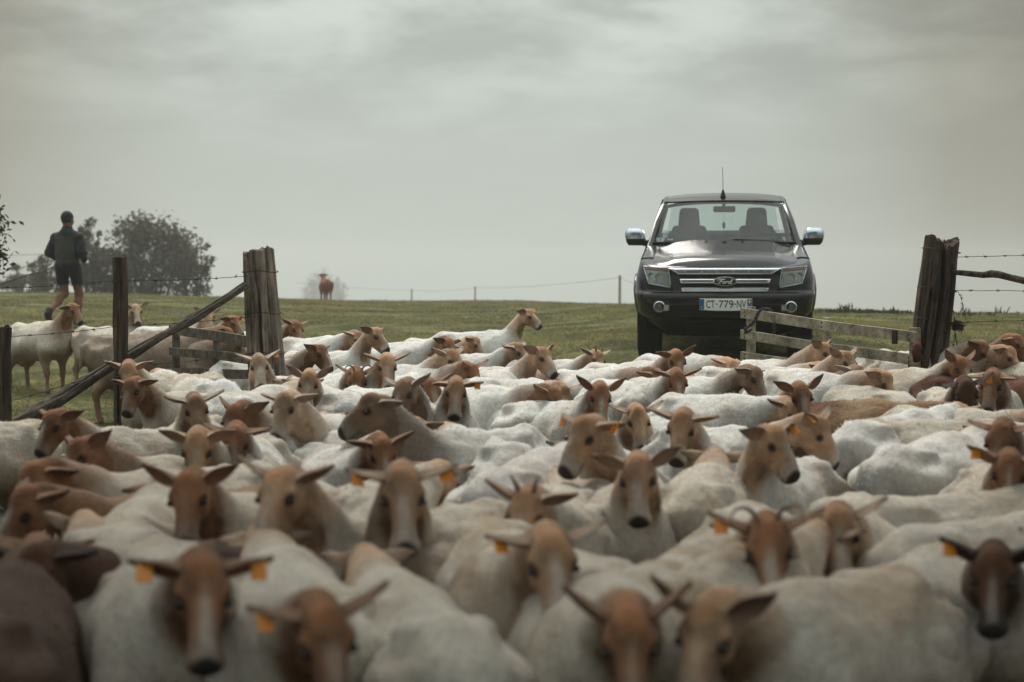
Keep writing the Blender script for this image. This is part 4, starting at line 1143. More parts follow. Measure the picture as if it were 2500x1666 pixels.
    for ch, x in zip('RANGER', (-.412, -.243, -.082, .085, .247, .415)):
        me, dim = text_mesh(ch, .05, .0015)
        me.transform(Matrix.Translation((x, float(yf(x, .942)) - .0355, .942)) @ Matrix.Rotation(R(90), 4, 'X') @ Matrix.Diagonal((1.15 * .034 / dim[1], .034 / dim[1], 1, 1)))
        P(me, 'letter', M_LETTER, top)
    # badge
    m = MB(); n = 40
    def oval(m, rx_, rz_, y, yb):
        v = [(0, y, .842)] + [(rx_ * math.cos(2 * math.pi * k / n), y + .004, .842 + rz_ * math.sin(2 * math.pi * k / n)) for k in range(n)] + [(rx_ * math.cos(2 * math.pi * k / n), yb, .842 + rz_ * math.sin(2 * math.pi * k / n)) for k in range(n)]
        f = [(0, 1 + (k + 1) % n, 1 + k) for k in range(n)] + [(1 + k, 1 + (k + 1) % n, 1 + n + (k + 1) % n, 1 + n + k) for k in range(n)]
        return m.add(v, f)
    ring = P(oval(MB(), .125, .050, -.010, .06), 'badge', M_CHROME, T, smooth='auto')
    P(oval(MB(), .113, .041, -.016, .0), 'badge_face', M_BADGE, ring, smooth='auto')
    P(oval(MB(), .118, .045, -.0135, .0), 'badge_rim', M_LETTER, ring, smooth='auto')
    strokes = [[(.7, 2.7), (.2, 3.1), (.5, 3.8), (1.6, 4.0), (3.1, 3.65), (4.5, 3.9)], [(2.5, 3.7), (2.0, 2.3), (1.4, .9), (.7, .25), (.1, .55)], [(1.1, 2.2), (2.0, 2.35), (2.9, 2.2)],
               [(3.7 + .68 * math.cos(a) + .15 * math.sin(a), 1.15 + .85 * math.sin(a)) for a in np.linspace(0, 2 * math.pi, 13)],
               [(5.05, 2.0), (4.95, 1.2), (4.75, .35)], [(4.9, 1.2), (5.35, 1.9), (5.95, 1.85)],
               [(7.0 + .75 * math.cos(a) + .15 * math.sin(a), 1.1 + .8 * math.sin(a)) for a in np.linspace(0, 2 * math.pi, 13)],
               [(8.7, 3.9), (8.1, 2.2), (7.7, .8), (7.9, .3), (8.5, .6)]]
    m = MB()
    for st in strokes:
        m.tube([((x - 4.4) * .0178, -.0175, .842 + (y - 2.05) * .0128) for x, y in st], .0042, 6)
    P(m, 'badge_script', M_WHITE, ring, smooth=True)
    # bumper ledge, lower trim
    bumper = P(patch([(-.865, .655), (.865, .655), (.855, .716), (-.855, .716)], .030, 40, 4, .05), 'bumper', M_PLASTIC, T, smooth='auto', bevel=.008)
    P(patch([(-.48, .40), (.48, .40), (.46, .435), (-.46, .435)], .014, 24, 2, .03), 'air_intake', M_PLASTIC, bumper)
    P(patch([(-.40, .33), (.40, .33), (.42, .385), (-.42, .385)], .004, 24, 2, .03), 'air_intake', M_VOID, bumper)
    P(patch([(-.36, .50), (.36, .50), (.50, .54), (-.50, .54)], -.006, 24, 2, .03), 'air_intake', M_VOID, bumper)
    for sx in (-1, 1):
        # headlight
        q = [(sx * .565, .772), (sx * .80, .812), (sx * .862, .985), (sx * .592, .975)]
        hl = P(patch([(sx * .572, .780), (sx * .79, .818), (sx * .848, .950), (sx * .590, .938)], .004, 10, 8, .02), 'headlight', M_SILVER, T, smooth='auto')
        P(patch([(sx * .592, .944), (sx * .852, .955), (sx * .860, .990), (sx * .592, .975)], .014, 10, 2, .03), 'indicator', M_ORANGE, hl, smooth='auto')
        m = MB()
        for (cx, cz, rr) in ((.685, .868, .055), (.775, .885, .038)):
            pts = []
            v = []; f = []
            for k in range(18):
                a = 2 * math.pi * k / 18
                v.append((sx * cx + rr * math.cos(a), float(yf(cx, cz)) - .012, cz + rr * math.sin(a)))
            for k in range(18):
                a = 2 * math.pi * k / 18
                v.append((sx * cx + .45 * rr * math.cos(a), float(yf(cx, cz)) + .004, cz + .45 * rr * math.sin(a)))
            for k in range(18): f.append((k, (k + 1) % 18, 18 + (k + 1) % 18, 18 + k))
            f.append(tuple(range(18, 36)))
            m.add(v, f)
        P(m, 'reflector', M_CHROME, hl, smooth='auto')
        P(patch(q, .022, 12, 8, .012), 'lens', M_LENS, hl, smooth='auto')
        ed = []
        for (a, b) in zip(q, q[1:] + q[:1]):
            for k in range(6):
                x = a[0] + (b[0] - a[0]) * k / 6; z = a[1] + (b[1] - a[1]) * k / 6
                ed.append((x, float(yf(x, z)) - .018, z))
        ed.append(ed[0]); P(MB().tube(ed, .006, 6), 'lamp_rim', M_LETTER, hl, smooth=True)
        # fog light
        cx, cz = sx * .685, .572
        yy = float(yf(cx, cz))
        m = MB(); v = []; f = []
        prof = [(.062, .03), (.062, -.022), (.052, -.028), (.044, -.016)]
        for rr, dy in prof:
            for k in range(28):
                a = 2 * math.pi * k / 28; v.append((cx + rr * math.cos(a), yy + dy, cz + rr * math.sin(a)))
        for i in range(3):
            for k in range(28): f.append((i * 28 + k, i * 28 + (k + 1) % 28, (i + 1) * 28 + (k + 1) % 28, (i + 1) * 28 + k))
        m.add(v, f); m.box((cx - sx * .075, yy - .008 - .012, cz - .008), (.05, .03, .062))
        fg = P(m, 'fog_light', M_CAP, T, smooth='auto')
        v = [(cx, yy - .012, cz)] + [(cx + .044 * math.cos(2 * math.pi * k / 28), yy - .004, cz + .044 * math.sin(2 * math.pi * k / 28)) for k in range(28)]
        P(MB().add(v, [(0, 1 + (k + 1) % 28, 1 + k) for k in range(28)]), 'lens', M_FOG, fg, smooth=True)
        # mirror
        cy = 1.72
        v = []; f = []
        prof = [(-.095, .80), (-.06, .95), (0, 1.0), (.06, .97), (.10, .80)]
        ring_ = []
        N_ = 20
        for j, (dz, ss) in enumerate(prof): pass
        def shell(z0, z1, mat, nm, par, grow=1.0):
            vv_ = []; ff_ = []; lv = 6
            for j in range(lv + 1):
                z = z0 + (z1 - z0) * j / lv
                u = (z - 1.235) / .1
                rr = math.sqrt(max(.02, 1 - (abs(u) ** 3.2) * .55)) * grow
                for k in range(N_):
                    a = 2 * math.pi * k / N_
                    cx_ = abs(math.cos(a)) ** .55 * math.copysign(1, math.cos(a)); sy_ = abs(math.sin(a)) ** .7 * math.copysign(1, math.sin(a))
                    vv_.append((sx * (1.005 + .115 * rr * cx_ + .01 * u), cy + .075 * rr * sy_ * (1.2 if sy_ < 0 else .5), z))
            for j in range(lv):
                for k in range(N_): ff_.append((j * N_ + k, j * N_ + (k + 1) % N_, (j + 1) * N_ + (k + 1) % N_, (j + 1) * N_ + k))
            ff_.append(tuple(range(N_ - 1, -1, -1))); ff_.append(tuple(lv * N_ + k for k in range(N_)))
            return P(MB().add(vv_, ff_), nm, mat, par, smooth='auto')
        mr_ = shell(1.145, 1.335, M_PLASTIC, 'wing_mirror', T)
        shell(1.222, 1.338, M_CAP, 'mirror_cap', mr_, 1.035)
        P(MB().tube([(sx * .85, cy - .02, 1.165), (sx * .92, cy, 1.17), (sx * .98, cy + .01, 1.185)], [.045, .032, .03], 10), 'mirror_arm', M_PLASTIC, mr_, smooth=True)
        # door seam strips, handle
        P(MB().box((sx * .938, 2.62, 1.0), (.03, .17, .035)), 'door_handle', M_CHROME, T, bevel=.008)
        # wheels
        for yc in (.92, 4.14):
            w = empty('wheel'); w.parent = T; w.location = (sx * .812, yc - .92, .335)
            def lathe(prof, nn=40):
                v = []; f = []
                for (xx, rr) in prof:
                    for k in range(nn):
                        a = 2 * math.pi * k / nn; v.append((sx * xx, rr * math.cos(a), rr * math.sin(a)))
                for i in range(len(prof) - 1):
                    for k in range(nn): f.append((i * nn + k, i * nn + (k + 1) % nn, (i + 1) * nn + (k + 1) % nn, (i + 1) * nn + k))
                return MB().add(v, f)
            ty = lathe([(-.125, .24), (-.132, .30), (-.128, .355), (-.105, .380), (-.03, .387), (.03, .387), (.105, .380), (.128, .355), (.132, .30), (.12, .235)])
            for k in range(44):                      # tread blocks
                a = 2 * math.pi * k / 44
                for xx in (-.095, -.035, .035, .095):
                    Mx = Matrix.Rotation(a + (.03 if xx > 0 else 0), 3, 'X')
                    ty.box(Mx @ Vector((sx * xx, 0, .386 if abs(xx) < .05 else .381)), (.045, .036, .014), Mx)
            link('tyre', ty.mesh('tyre', 'auto'), w, M_RUBBER)
            rm = lathe([(.10, .24), (.115, .232), (.10, .215), (.06, .20), (.06, .07), (.085, .06), (.09, 0.001)], 36)
            for k in range(6):
                a = 2 * math.pi * k / 6; Mx = Matrix.Rotation(a, 3, 'X')
                rm.box(Mx @ Vector((sx * .082, 0, .135)), (.03, .055, .15), Mx)
            link('rim', rm.mesh('rim', 'auto'), w, M_LETTER)
    # --- number plate
    yy = -.052
    plate = P(MB().box((0.008, yy, .606), (.545, .008, .118)), 'number_plate', M_PLATE, T, bevel=.003)
    m = MB(); m.prism([(-.262, .547), (.278, .547), (.10, .538), (-.08, .538)], yy - .004, yy + .004); P(m, 'plate_holder', M_PLATE, plate)
    for s_, x, w_, h_, mt in (('CT', -.158, .088, .080, M_INK), ('-', -.093, .016, .012, M_INK), ('779', .004, .150, .080, M_INK), ('-', .096, .016, .012, M_INK), ('NV', .163, .096, .080, M_INK)):
        me, dim = text_mesh(s_, .1, .001)
        sx_ = w_ / dim[0]; sy_ = h_ / dim[1]
        me.transform(Matrix.Translation((x + .008, yy - .0055, .607)) @ Matrix.Rotation(R(90), 4, 'X') @ Matrix.Diagonal((sx_, sy_, 1, 1)))
        # thicken the strokes slightly by a second, offset copy is not needed at this size
        P(me, 'plate_text', M_INK, plate)
    P(MB().box((-.240, yy - .0046, .606), (.046, .002, .108)), 'plate_strip', M_BLUE, plate)
    P(MB().box((.254, yy - .0046, .579), (.046, .002, .054)), 'plate_strip', M_BLUE, plate)
    P(MB().box((.254, yy - .0046, .634), (.046, .002, .052)), 'plate_emblem', M_RED, plate)
    m = MB(); m.box((.254, yy - .0064, .634), (.034, .001, .010)); m.box((.254, yy - .0070, .634), (.009, .001, .044)); P(m, 'plate_cross', M_WHITE, plate)
    for s_, x, z, h_ in (('F', -.240, .575, .022), ('64', .254, .576, .030)):
        me, dim = text_mesh(s_, .04, .001)
        k = h_ / dim[1]
        me.transform(Matrix.Translation((x, yy - .0062, z)) @ Matrix.Rotation(R(90), 4, 'X') @ Matrix.Diagonal((k, k, 1, 1)))
        P(me, 'plate_text', M_WHITE, plate)
    # --- cab
    def strip(A, B, n, sag=0):
        return [tuple(A[i] + (B[i] - A[i]) * k / n + (sag if i == 2 else 0) * math.sin(math.pi * k / n) for i in range(3)) for k in range(n + 1)]
    def sweep(pts, w, h, name, mat, tilt=None):
        """flat bar with rounded edges along a path: w across (x), h along the normal"""
        m = MB(); v = []; f = []
        pts = [Vector(p) for p in pts]
        nn = 10
        for i, p in enumerate(pts):
            t_ = (pts[min(i + 1, len(pts) - 1)] - pts[max(i - 1, 0)]).normalized()
            sd_ = Vector((1, 0, 0)); sd_ = (sd_ - t_ * sd_.dot(t_)).normalized(); up = sd_.cross(t_)
            for k in range(nn):
                a = 2 * math.pi * k / nn
                cx_ = abs(math.cos(a)) ** .6 * math.copysign(1, math.cos(a)); sy_ = abs(math.sin(a)) ** .6 * math.copysign(1, math.sin(a))
                v.append(p + sd_ * cx_ * w / 2 + up * sy_ * h / 2)
        for i in range(len(pts) - 1):
            for k in range(nn): f.append((i * nn + k, i * nn + (k + 1) % nn, (i + 1) * nn + (k + 1) % nn, (i + 1) * nn + k))
        f.append(tuple(range(nn - 1, -1, -1))); f.append(tuple((len(pts) - 1) * nn + k for k in range(nn)))
        return P(m.add(v, f), name, mat, T, smooth='auto')
    for sx in (-1, 1):
        sweep([(sx * .845, 1.20, 1.10), (sx * .815, 1.33, 1.19), (sx * .760, 1.63, 1.40), (sx * .70, 1.90, 1.565), (sx * .672, 2.06, 1.622), (sx * .668, 2.4, 1.655), (sx * .668, 2.9, 1.655), (sx * .67, 3.12, 1.63), (sx * .72, 3.24, 1.45), (sx * .80, 3.33, 1.16)], .062, .055, 'roof_pillar', M_PAINT)
        sweep([(sx * .86, 2.50, 1.15), (sx * .78, 2.54, 1.42), (sx * .70, 2.58, 1.64)], .05, .10, 'door_pillar', M_VOID)
        v = [(sx * .862, 1.36, 1.17), (sx * .862, 2.5, 1.17), (sx * .715, 2.55, 1.62), (sx * .715, 2.1, 1.61), (sx * .77, 1.75, 1.43)]
        P(MB().add(v, [(0, 1, 2, 3, 4)]), 'door_window', M_GLASS)
        v = [(sx * .862, 2.52, 1.17), (sx * .83, 3.26, 1.17), (sx * .715, 3.14, 1.58), (sx * .715, 2.58, 1.62)]
        P(MB().add(v, [(0, 1, 2, 3)]), 'quarter_window', M_GLASS)
    RVs = []; ny_r, nx_r = 16, 24
    for i in range(ny_r + 1):
        a = i / ny_r
        for j in range(nx_r + 1):
            s_ = -1 + 2 * j / nx_r
            y = (1.985 - .05 * (1 - s_ * s_)) + a * (3.16 - 1.985 + .05 * (1 - s_ * s_))
            crown = .03 * (1 - s_ * s_) + .0
            z = np.interp(a, [0, .06, .2, .6, .95, 1], [1.612, 1.640, 1.670, 1.695, 1.665, 1.62]) + crown - .02 * abs(s_) ** 6
            RVs.append((s_ * .69, y, z))
    idx = np.arange(len(RVs)).reshape(ny_r + 1, nx_r + 1)
    F = np.stack([idx[:-1, :-1], idx[:-1, 1:], idx[1:, 1:], idx[1:, :-1]], -1).reshape(-1, 4)
    roof = P(np_mesh('roof', np.array(RVs), F, True), 'roof', M_PAINT)
    lin = np.array(RVs) * [.94, 1, 1] + [0, .02, -.035]
    P(np_mesh('headlining', lin, F, True), 'headlining', M_SEAT, roof)
    # windscreen
    WV = []
    for i in range(13):
        a = i / 12
        for j in range(25):
            s_ = -1 + 2 * j / 24
            hw = .815 - .135 * a
            y = 1.40 + .57 * a - .06 * (1 - s_ * s_) * 1.2 - .02
            z = 1.178 + .445 * a + .018 * (1 - s_ * s_)
            WV.append((s_ * hw, y, z))
    idx = np.arange(13 * 25).reshape(13, 25)
    F = np.stack([idx[:-1, :-1], idx[:-1, 1:], idx[1:, 1:], idx[1:, :-1]], -1).reshape(-1, 4)
    ws = P(np_mesh('windscreen', np.array(WV), F, True), 'windscreen', M_GLASS)
    WA = np.array(WV).reshape(13, 25, 3)
    edge = [tuple(p) for p in WA[-1]]
    P(MB().tube(edge, .012, 6), 'windscreen_seal', M_VOID, ws, smooth=True)
    P(MB().tube([tuple(p + np.array([0, -.012, .004])) for p in WA[0]], .012, 6), 'windscreen_seal', M_VOID, ws, smooth=True)
    # ceramic band, stickers
    v = []; f = []
    for j in range(25):
        d_ = .55 + .45 * max(0, 1 - abs(j - 12) / 5) ** .8
        v += [tuple(WA[-1, j] + [0, .006, -.004]), tuple(WA[-1, j] * (1 - .18 * d_) + WA[-3, j] * .18 * d_ + np.array([0, .006, -.04 * (d_ - .5)]))]
    for j in range(24): f.append((2 * j, 2 * j + 2, 2 * j + 3, 2 * j + 1))
    P(MB().add(v, f), 'shade_band', M_SEAT, ws)
    for (j, i, w_, h_) in ((2, 2, .05, .04), (2, 3, .03, .045), (1, 1, .045, .05), (3, 1, .06, .02)):
        c = WA[i, j] + [0, .008, 0]; P(MB().box(c, (w_, .002, h_), Matrix.Rotation(R(-38), 3, 'X')), 'sticker', M_STICK, ws)
    # rear window, cab back
    v = [(-.68, 3.27, 1.24), (.68, 3.27, 1.24), (.62, 3.16, 1.60), (-.62, 3.16, 1.60)]
    P(MB().add(v, [(0, 1, 2, 3)]), 'rear_window', M_GLASS)
    m = MB(); m.box((0, 3.31, .98), (1.66, .05, .48)); P(m, 'cab_back', M_PAINT)
    m = MB(); m.box((0, 3.19, 1.612), (1.30, .07, .05)); P(m, 'cab_header', M_PAINT)
    # interior
    m = MB(); m.box((0, 1.66, 1.10), (1.52, .42, .14)); m.box((0, 1.52, 1.165), (1.45, .16, .04)); m.box((.38, 1.72, 1.19), (.36, .16, .07), taper=.8); P(m, 'dashboard', M_SEAT, bevel=.03)
    for cx in (-.41, .40):
        st = empty('seat'); st.parent = T; st.location = (cx, 1.95, .75)
        link('cushion', MB().box((0, -.25, 0), (.50, .5, .16)).mesh('cushion', 'auto', .05), st, M_SEAT)
        link('backrest', MB().box((0, .08, .28), (.48, .13, .60), Matrix.Rotation(R(-12), 3, 'X'), taper=.86).mesh('backrest', 'auto', .05), st, M_SEAT)
        link('headrest', MB().box((0, .13, .665), (.27, .11, .245), taper=.84).mesh('headrest', 'auto', .045), st, M_SEAT)
    pts = [(.40 + .185 * math.cos(a), 1.98 - .08 * math.sin(a) - .05, 1.13 + .17 * math.sin(a)) for a in np.linspace(0, 2 * math.pi, 25)]
    P(MB().tube(pts, .016, 8), 'steering_wheel', M_SEAT, smooth=True)
    rv = P(MB().box((.005, 1.99, 1.545), (.255, .035, .070)), 'interior_mirror', M_SEAT, bevel=.02, smooth='auto')
    P(MB().tube([(0, 2.0, 1.55), (0, 1.96, 1.61)], .02, 8), 'mirror_stem', M_SEAT, rv, smooth=True)
    P(MB().tube([(0, 2.02, 1.50), (0, 2.02, 1.40)], .002, 5), 'pendant_cord', M_SEAT, rv)
    P(MB().tube([(0, 2.02, 1.40), (0, 2.02, 1.375), (0, 2.02, 1.34), (0, 2.02, 1.315)], [.004, .018, .018, .004], 8), 'pendant', M_SEAT, rv, smooth=True)
    # wipers
    for pts, nm in (([(-.75, 1.36, 1.175), (-.45, 1.345, 1.196), (-.15, 1.345, 1.199)], 0), ([(-.10, 1.345, 1.20), (.15, 1.35, 1.222), (.45, 1.345, 1.204), (.62, 1.36, 1.195)], 1)):
        wp = P(MB().tube(pts, [.006] + [.011] * (len(pts) - 2) + [.006], 6), 'wiper', M_VOID, smooth=True)
        a, b = Vector(pts[0]), Vector(pts[-1])
        P(MB().tube([a + Vector((.02, .02, .015)), (a + b) / 2 + Vector((0, .01, .022)), b + Vector((-.02, .02, .012))], .007, 5), 'wiper_blade', M_VOID, wp)
    # aerial
    ae = P(MB().tube([(-.01, 2.06, 1.67), (-.01, 2.07, 1.70), (-.01, 2.085, 1.755), (-.01, 2.09, 1.77)], [.036, .030, .014, .006], 10), 'aerial', M_VOID, smooth=True)
    P(MB().tube([(-.01, 2.09, 1.765), (-.012, 2.11, 1.88), (-.018, 2.14, 2.03)], [.0045, .0038, .003], 6), 'aerial_rod', M_VOID, ae, smooth=True)
    # tail lamps (seen only from elsewhere)
    for sx in (-1, 1): P(MB().box((sx * .86, 5.27, .93), (.13, .06, .34)), 'tail_light', M_ORANGE, bevel=.015)
    return T
TRUCK = build_truck()

# ================================================================== TIMBER AND WIRE
def wood_mat(name, c1, c2, c3, grain=30, stretch=(1, 1, .06), bump=.8, bdist=.01):
    """weathered timber, grain along local z"""
    m, t, b = principled(name)
    tcx = N(t, 'ShaderNodeTexCoord'); mpx = N(t, 'ShaderNodeMapping'); mpx.inputs['Scale'].default_value = stretch
    t.links.new(tcx.outputs['Object'], mpx.inputs['Vector'])
    nx = N(t, 'ShaderNodeTexNoise'); nx.inputs['Scale'].default_value = grain; nx.inputs['Detail'].default_value = 8; nx.inputs['Roughness'].default_value = .7
    t.links.new(mpx.outputs['Vector'], nx.inputs['Vector'])
    rp = N(t, 'ShaderNodeValToRGB'); rp.color_ramp.elements[0].position = .36; rp.color_ramp.elements[0].color = (*c1, 1)
    rp.color_ramp.elements[1].position = .68; rp.color_ramp.elements[1].color = (*c3, 1)
    e_ = rp.color_ramp.elements.new(.5); e_.color = (*c2, 1)
    t.links.new(nx.outputs['Fac'], rp.inputs['Fac'])
    n2 = N(t, 'ShaderNodeTexNoise'); n2.inputs['Scale'].default_value = 5; n2.inputs['Detail'].default_value = 5
    t.links.new(tcx.outputs['Object'], n2.inputs['Vector'])
    mr = N(t, 'ShaderNodeMapRange'); mr.inputs[1].default_value = .3; mr.inputs[2].default_value = .7; mr.inputs[3].default_value = .55; mr.inputs[4].default_value = 1.2
    t.links.new(n2.outputs['Fac'], mr.inputs[0])
    ml = N(t, 'ShaderNodeMix', data_type='RGBA', blend_type='MULTIPLY'); ml.inputs['Factor'].default_value = 1
    t.links.new(rp.outputs['Color'], ml.inputs[6]); t.links.new(mr.outputs[0], ml.inputs[7])
    t.links.new(ml.outputs[2], b.inputs['Base Color'])
    b.inputs['Roughness'].default_value = .9; b.inputs['Specular IOR Level'].default_value = .2
    bp = N(t, 'ShaderNodeBump'); bp.inputs['Strength'].default_value = bump; bp.inputs['Distance'].default_value = bdist
    t.links.new(nx.outputs['Fac'], bp.inputs['Height']); t.links.new(bp.outputs['Normal'], b.inputs['Normal'])
    return m
M_POST = wood_mat('old_oak_post', (.05, .040, .030), (.19, .16, .125), (.38, .335, .28))
M_POST2 = wood_mat('dark_split_post', (.020, .014, .010), (.085, .062, .046), (.19, .15, .115), 26)
M_BARK = wood_mat('barky_log', (.03, .025, .019), (.10, .084, .066), (.22, .19, .16), 40, (1, 1, .25), 1.0, .015)
M_BOARD = wood_mat('weathered_board', (.16, .138, .096), (.31, .275, .20), (.45, .41, .31), 22, (.1, 1, 1), .35, .004)
M_BOARD2 = wood_mat('brown_board', (.055, .045, .032), (.12, .10, .072), (.20, .175, .13), 22, (.1, 1, 1), .35, .004)
M_WIRE = mat_noise('rusty_wire', (.018, .014, .011), (.05, .04, .032), 40, .7, metal=.6)
M_ROPE = mat_noise('old_rope', (.018, .018, .019), (.055, .055, .055), 80, .95, bump=.6, bscale=200)
M_BARKT = wood_mat('tree_bark', (.020, .017, .013), (.045, .038, .030), (.075, .066, .055), 14)

def log_mesh(name, p0, p1, r0, r1, seed, rings=70, seg=40, groove=.012, lump=.012, crack=None, top=None, bend=0, square=0):
    """timber from p0 to p1 in local space; z is the grain direction of the material, so the mesh is built upright and the object is rotated"""
    h = (Vector(p1) - Vector(p0)).length
    a = np.linspace(0, 2 * math.pi, seg, endpoint=False); t = np.linspace(0, 1, rings)
    A, T = np.meshgrid(a, t)
    rad = r0 + (r1 - r0) * T
    if square:
        rad = rad * (1 + square * (np.abs(np.cos(2 * (A + .4))) ** 1.5 - .5) * .35)
    n = np.stack([np.cos(A) * 1.0, np.sin(A) * 1.0, T * h], -1)
    g = vnoise(n * [7, 7, .9], 1.6, seed) * .6 + vnoise(n * [16, 16, 1.4], 1.4, seed + 1) * .5
    rad = rad + groove * (-(np.clip(g, 0, 1)) ** 1.2) + lump * vnoise(n * [1, 1, 3], 1.3, seed + 2) + groove * .35 * vnoise(n * [30, 30, 3], 1, seed + 5)
    X = rad * np.cos(A); Y = rad * np.sin(A); Z = T * h
    X = X + bend * np.sin(math.pi * T) + bend * .5 * np.sin(2.7 * math.pi * T)
    Z = Z + (T > .9) * .0
    if top is not None: Z = Z + np.clip((T - .93) / .07, 0, 1) * top(A, X, Y)
    if crack is not None:
        for (ang, wid, dep, ta, tb) in crack:
            dA = (A - ang + math.pi) % (2 * math.pi) - math.pi
            w = np.clip(1 - np.abs(dA + .10 * np.sin(9 * T + seed)) / (wid * (.45 + .75 * T)), 0, 1) ** .7 * sstep(ta, ta + .08, T) * (1 - sstep(tb, tb + .02, T))
            X = X * (1 - dep * w); Y = Y * (1 - dep * w)
    V = np.stack([X, Y, Z], -1).reshape(-1, 3)
    idx = np.arange(rings * seg).reshape(rings, seg)
    F = np.stack([idx[:-1], np.roll(idx[:-1], -1, 1), np.roll(idx[1:], -1, 1), idx[1:]], -1).reshape(-1, 4)
    # top: rings shrinking to the centre
    caps = []; prev = idx[-1]
    Vl = [V]; nb = len(V)
    last = V[idx[-1]]
    for s_ in (.72, .4, .1):
        c = last.mean(0); rn = c + (last - c) * s_
        rn[:, 2] = last[:, 2] * s_ + c[2] * (1 - s_) - .012 * (1 - s_) + .012 * rng.normal(size=seg)
        Vl.append(rn); cur = np.arange(nb, nb + seg); nb += seg
        caps.append(np.stack([prev, np.roll(prev, -1), np.roll(cur, -1), cur], -1)); prev = cur
    F = np.concatenate([F] + caps)
    tri = np.array([list(prev)])
    me = np_mesh(name, np.concatenate(Vl), [F, tri], True)
    me.set_sharp_from_angle(angle=R(55))
    return me
def upright(o, p0, p1, spin=0):
    d = (Vector(p1) - Vector(p0))
    o.location = p0
    o.rotation_euler = (Vector((0, 0, 1)).rotation_difference(d).to_matrix() @ Matrix.Rotation(spin, 3, 'Z')).to_euler()
    return o

def wire_obj(name, pts, parent, r=.0022, barb=True, spacing=.13, sag=.0, seed=1):
    """twisted strand with barbs; points in world space"""
    rg = random.Random(seed)
    P_ = [Vector(p) for p in pts]; path = []
    for i in range(len(P_) - 1):
        L_ = (P_[i + 1] - P_[i]).length; n = max(2, int(L_ / .06))
        for k in range(n):
            u = k / n
            q = P_[i].lerp(P_[i + 1], u); q.z -= sag * 4 * u * (1 - u)
            q += Vector((rg.uniform(-1, 1), rg.uniform(-1, 1), rg.uniform(-1, 1))) * .002
            path.append(q)
    path.append(P_[-1])
    o = MB().tube(path, r, 5).build(name, M_WIRE, parent, True)
    if barb:
        m = MB(); acc = 0
        for i in range(len(path) - 1):
            acc += (path[i + 1] - path[i]).length
            if acc > spacing:
                acc = 0; c = path[i]
                for _ in range(4):
                    d = Vector((rg.uniform(-1, 1), rg.uniform(-1, 1), rg.uniform(-1, 1))).normalized() * rg.uniform(.014, .022)
                    m.tube([c, c + d], [.0022, .0008], 4)
                m.tube([path[i] - (path[i + 1] - path[i]) * .15, path[i] + (path[i + 1] - path[i]) * .15], r * 2.2, 6)
        b = m.build('barbs', M_WIRE, o); b['kind'] = 'stuff'
    return o

# ---- left gate post
GL = at(655, 900, 12.9); GLx, GLy = GL.x, 12.9
GR = at(2282, 900, 12.7); GRx, GRy = GR.x, 12.7
def toppt(px, py, d): return at(px, py, d)
p0 = Vector((GLx + .045, GLy, gz(GLx, GLy) - .35)); p1 = toppt(632, 612, 12.9)
me = log_mesh('gate_post', p0, p1, .155, .112, 11, 90, 56, .016, .012, crack=[(4.4, .10, .28, .35, 1.1), (5.3, .07, .2, .1, .9), (3.9, .06, .22, .2, 1.1)], square=.5,
              top=lambda A, X, Y: .012 * np.sin(5 * A) + .10 * X)
gate_post_l = link('gate_post', me, None, M_POST); upright(gate_post_l, p0, p1, R(10))
tag(gate_post_l, 'thick weathered gate post left of the gateway, splintered on its left edge', 'post')
iv = gate_post_l.matrix_basis.copy()
def to_local(o, pts):
    mi = (Matrix.Translation(o.location) @ o.rotation_euler.to_matrix().to_4x4()).inverted()
    return [mi @ Vector(p) for p in pts]
# splinter flake on the left edge
fl = [at(612, 910, 12.86), at(605, 760, 12.86), at(601, 680, 12.86), at(594, 634, 12.86), at(590, 626, 12.86)]
m = MB().tube(to_local(gate_post_l, [p + Vector((.03, 0, 0)) for p in fl]), [.05, .055, .05, .03, .012], 7); m.build('splinter', M_POST, gate_post_l)
for yv in (664, 765, 862):
    c = at(660, yv, 12.9); axis = (p1 - p0).normalized()
    u = (c.z - p0.z) / (p1.z - p0.z); cc = p0.lerp(p1, u); rr = (.155 + (.112 - .155) * u) * 1.08 + .006
    pts = [cc + Vector((math.cos(a) * rr, math.sin(a) * rr, .006 * math.sin(3 * a))) for a in np.linspace(0, 2 * math.pi, 25)]
    MB().tube(to_local(gate_post_l, pts), .003, 5).build('wire_wrap', M_WIRE, gate_post_l, True)
bl = p0.lerp(p1, .52); MB().box(to_local(gate_post_l, [bl + Vector((.165, -.02, -.10))])[0], (.035, .05, .17)).build('hinge_block', M_POST, gate_post_l)
# ---- right gate post (split)
p0 = Vector((at(2228, 900, 12.7).x, GRy, gz(GRx, GRy) - .35)); p1 = toppt(2301, 588, 12.7)
notch = lambda A, X, Y: -.075 * np.exp(-((A - 4.72 + 3.14159) % 6.28318 - 3.14159) ** 2 / .02) + .03 * np.sin(2 * A + 1) + .012 * np.sin(7 * A)
me = log_mesh('gate_post', p0, p1,   .135, .122, 23, 90, 72, .018, .014, crack=[(4.72, .16, .75, .18, 1.1), (5.35, .10, .25, .35, .9), (4.1, .08, .25, .1, .8)], square=.3, top=notch)
gate_post_r = link('gate_post', me, None, M_POST2); upright(gate_post_r, p0, p1)
tag(gate_post_r, 'dark split gate post right of the gateway with a notched top', 'post')
for yv in (612, 707, 782):
    c = at(2290, yv, 12.7); u = (c.z - p0.z) / (p1.z - p0.z); cc = p0.lerp(p1, u); rr = (.135 - .013 * u) * 1.06 + .006
    pts = [cc + Vector((math.cos(a) * rr, math.sin(a) * rr, -.02 * math.cos(a))) for a in np.linspace(0, 2 * math.pi, 25)]
    MB().tube(to_local(gate_post_r, pts), .003, 5).build('wire_wrap', M_WIRE, gate_post_r, True)
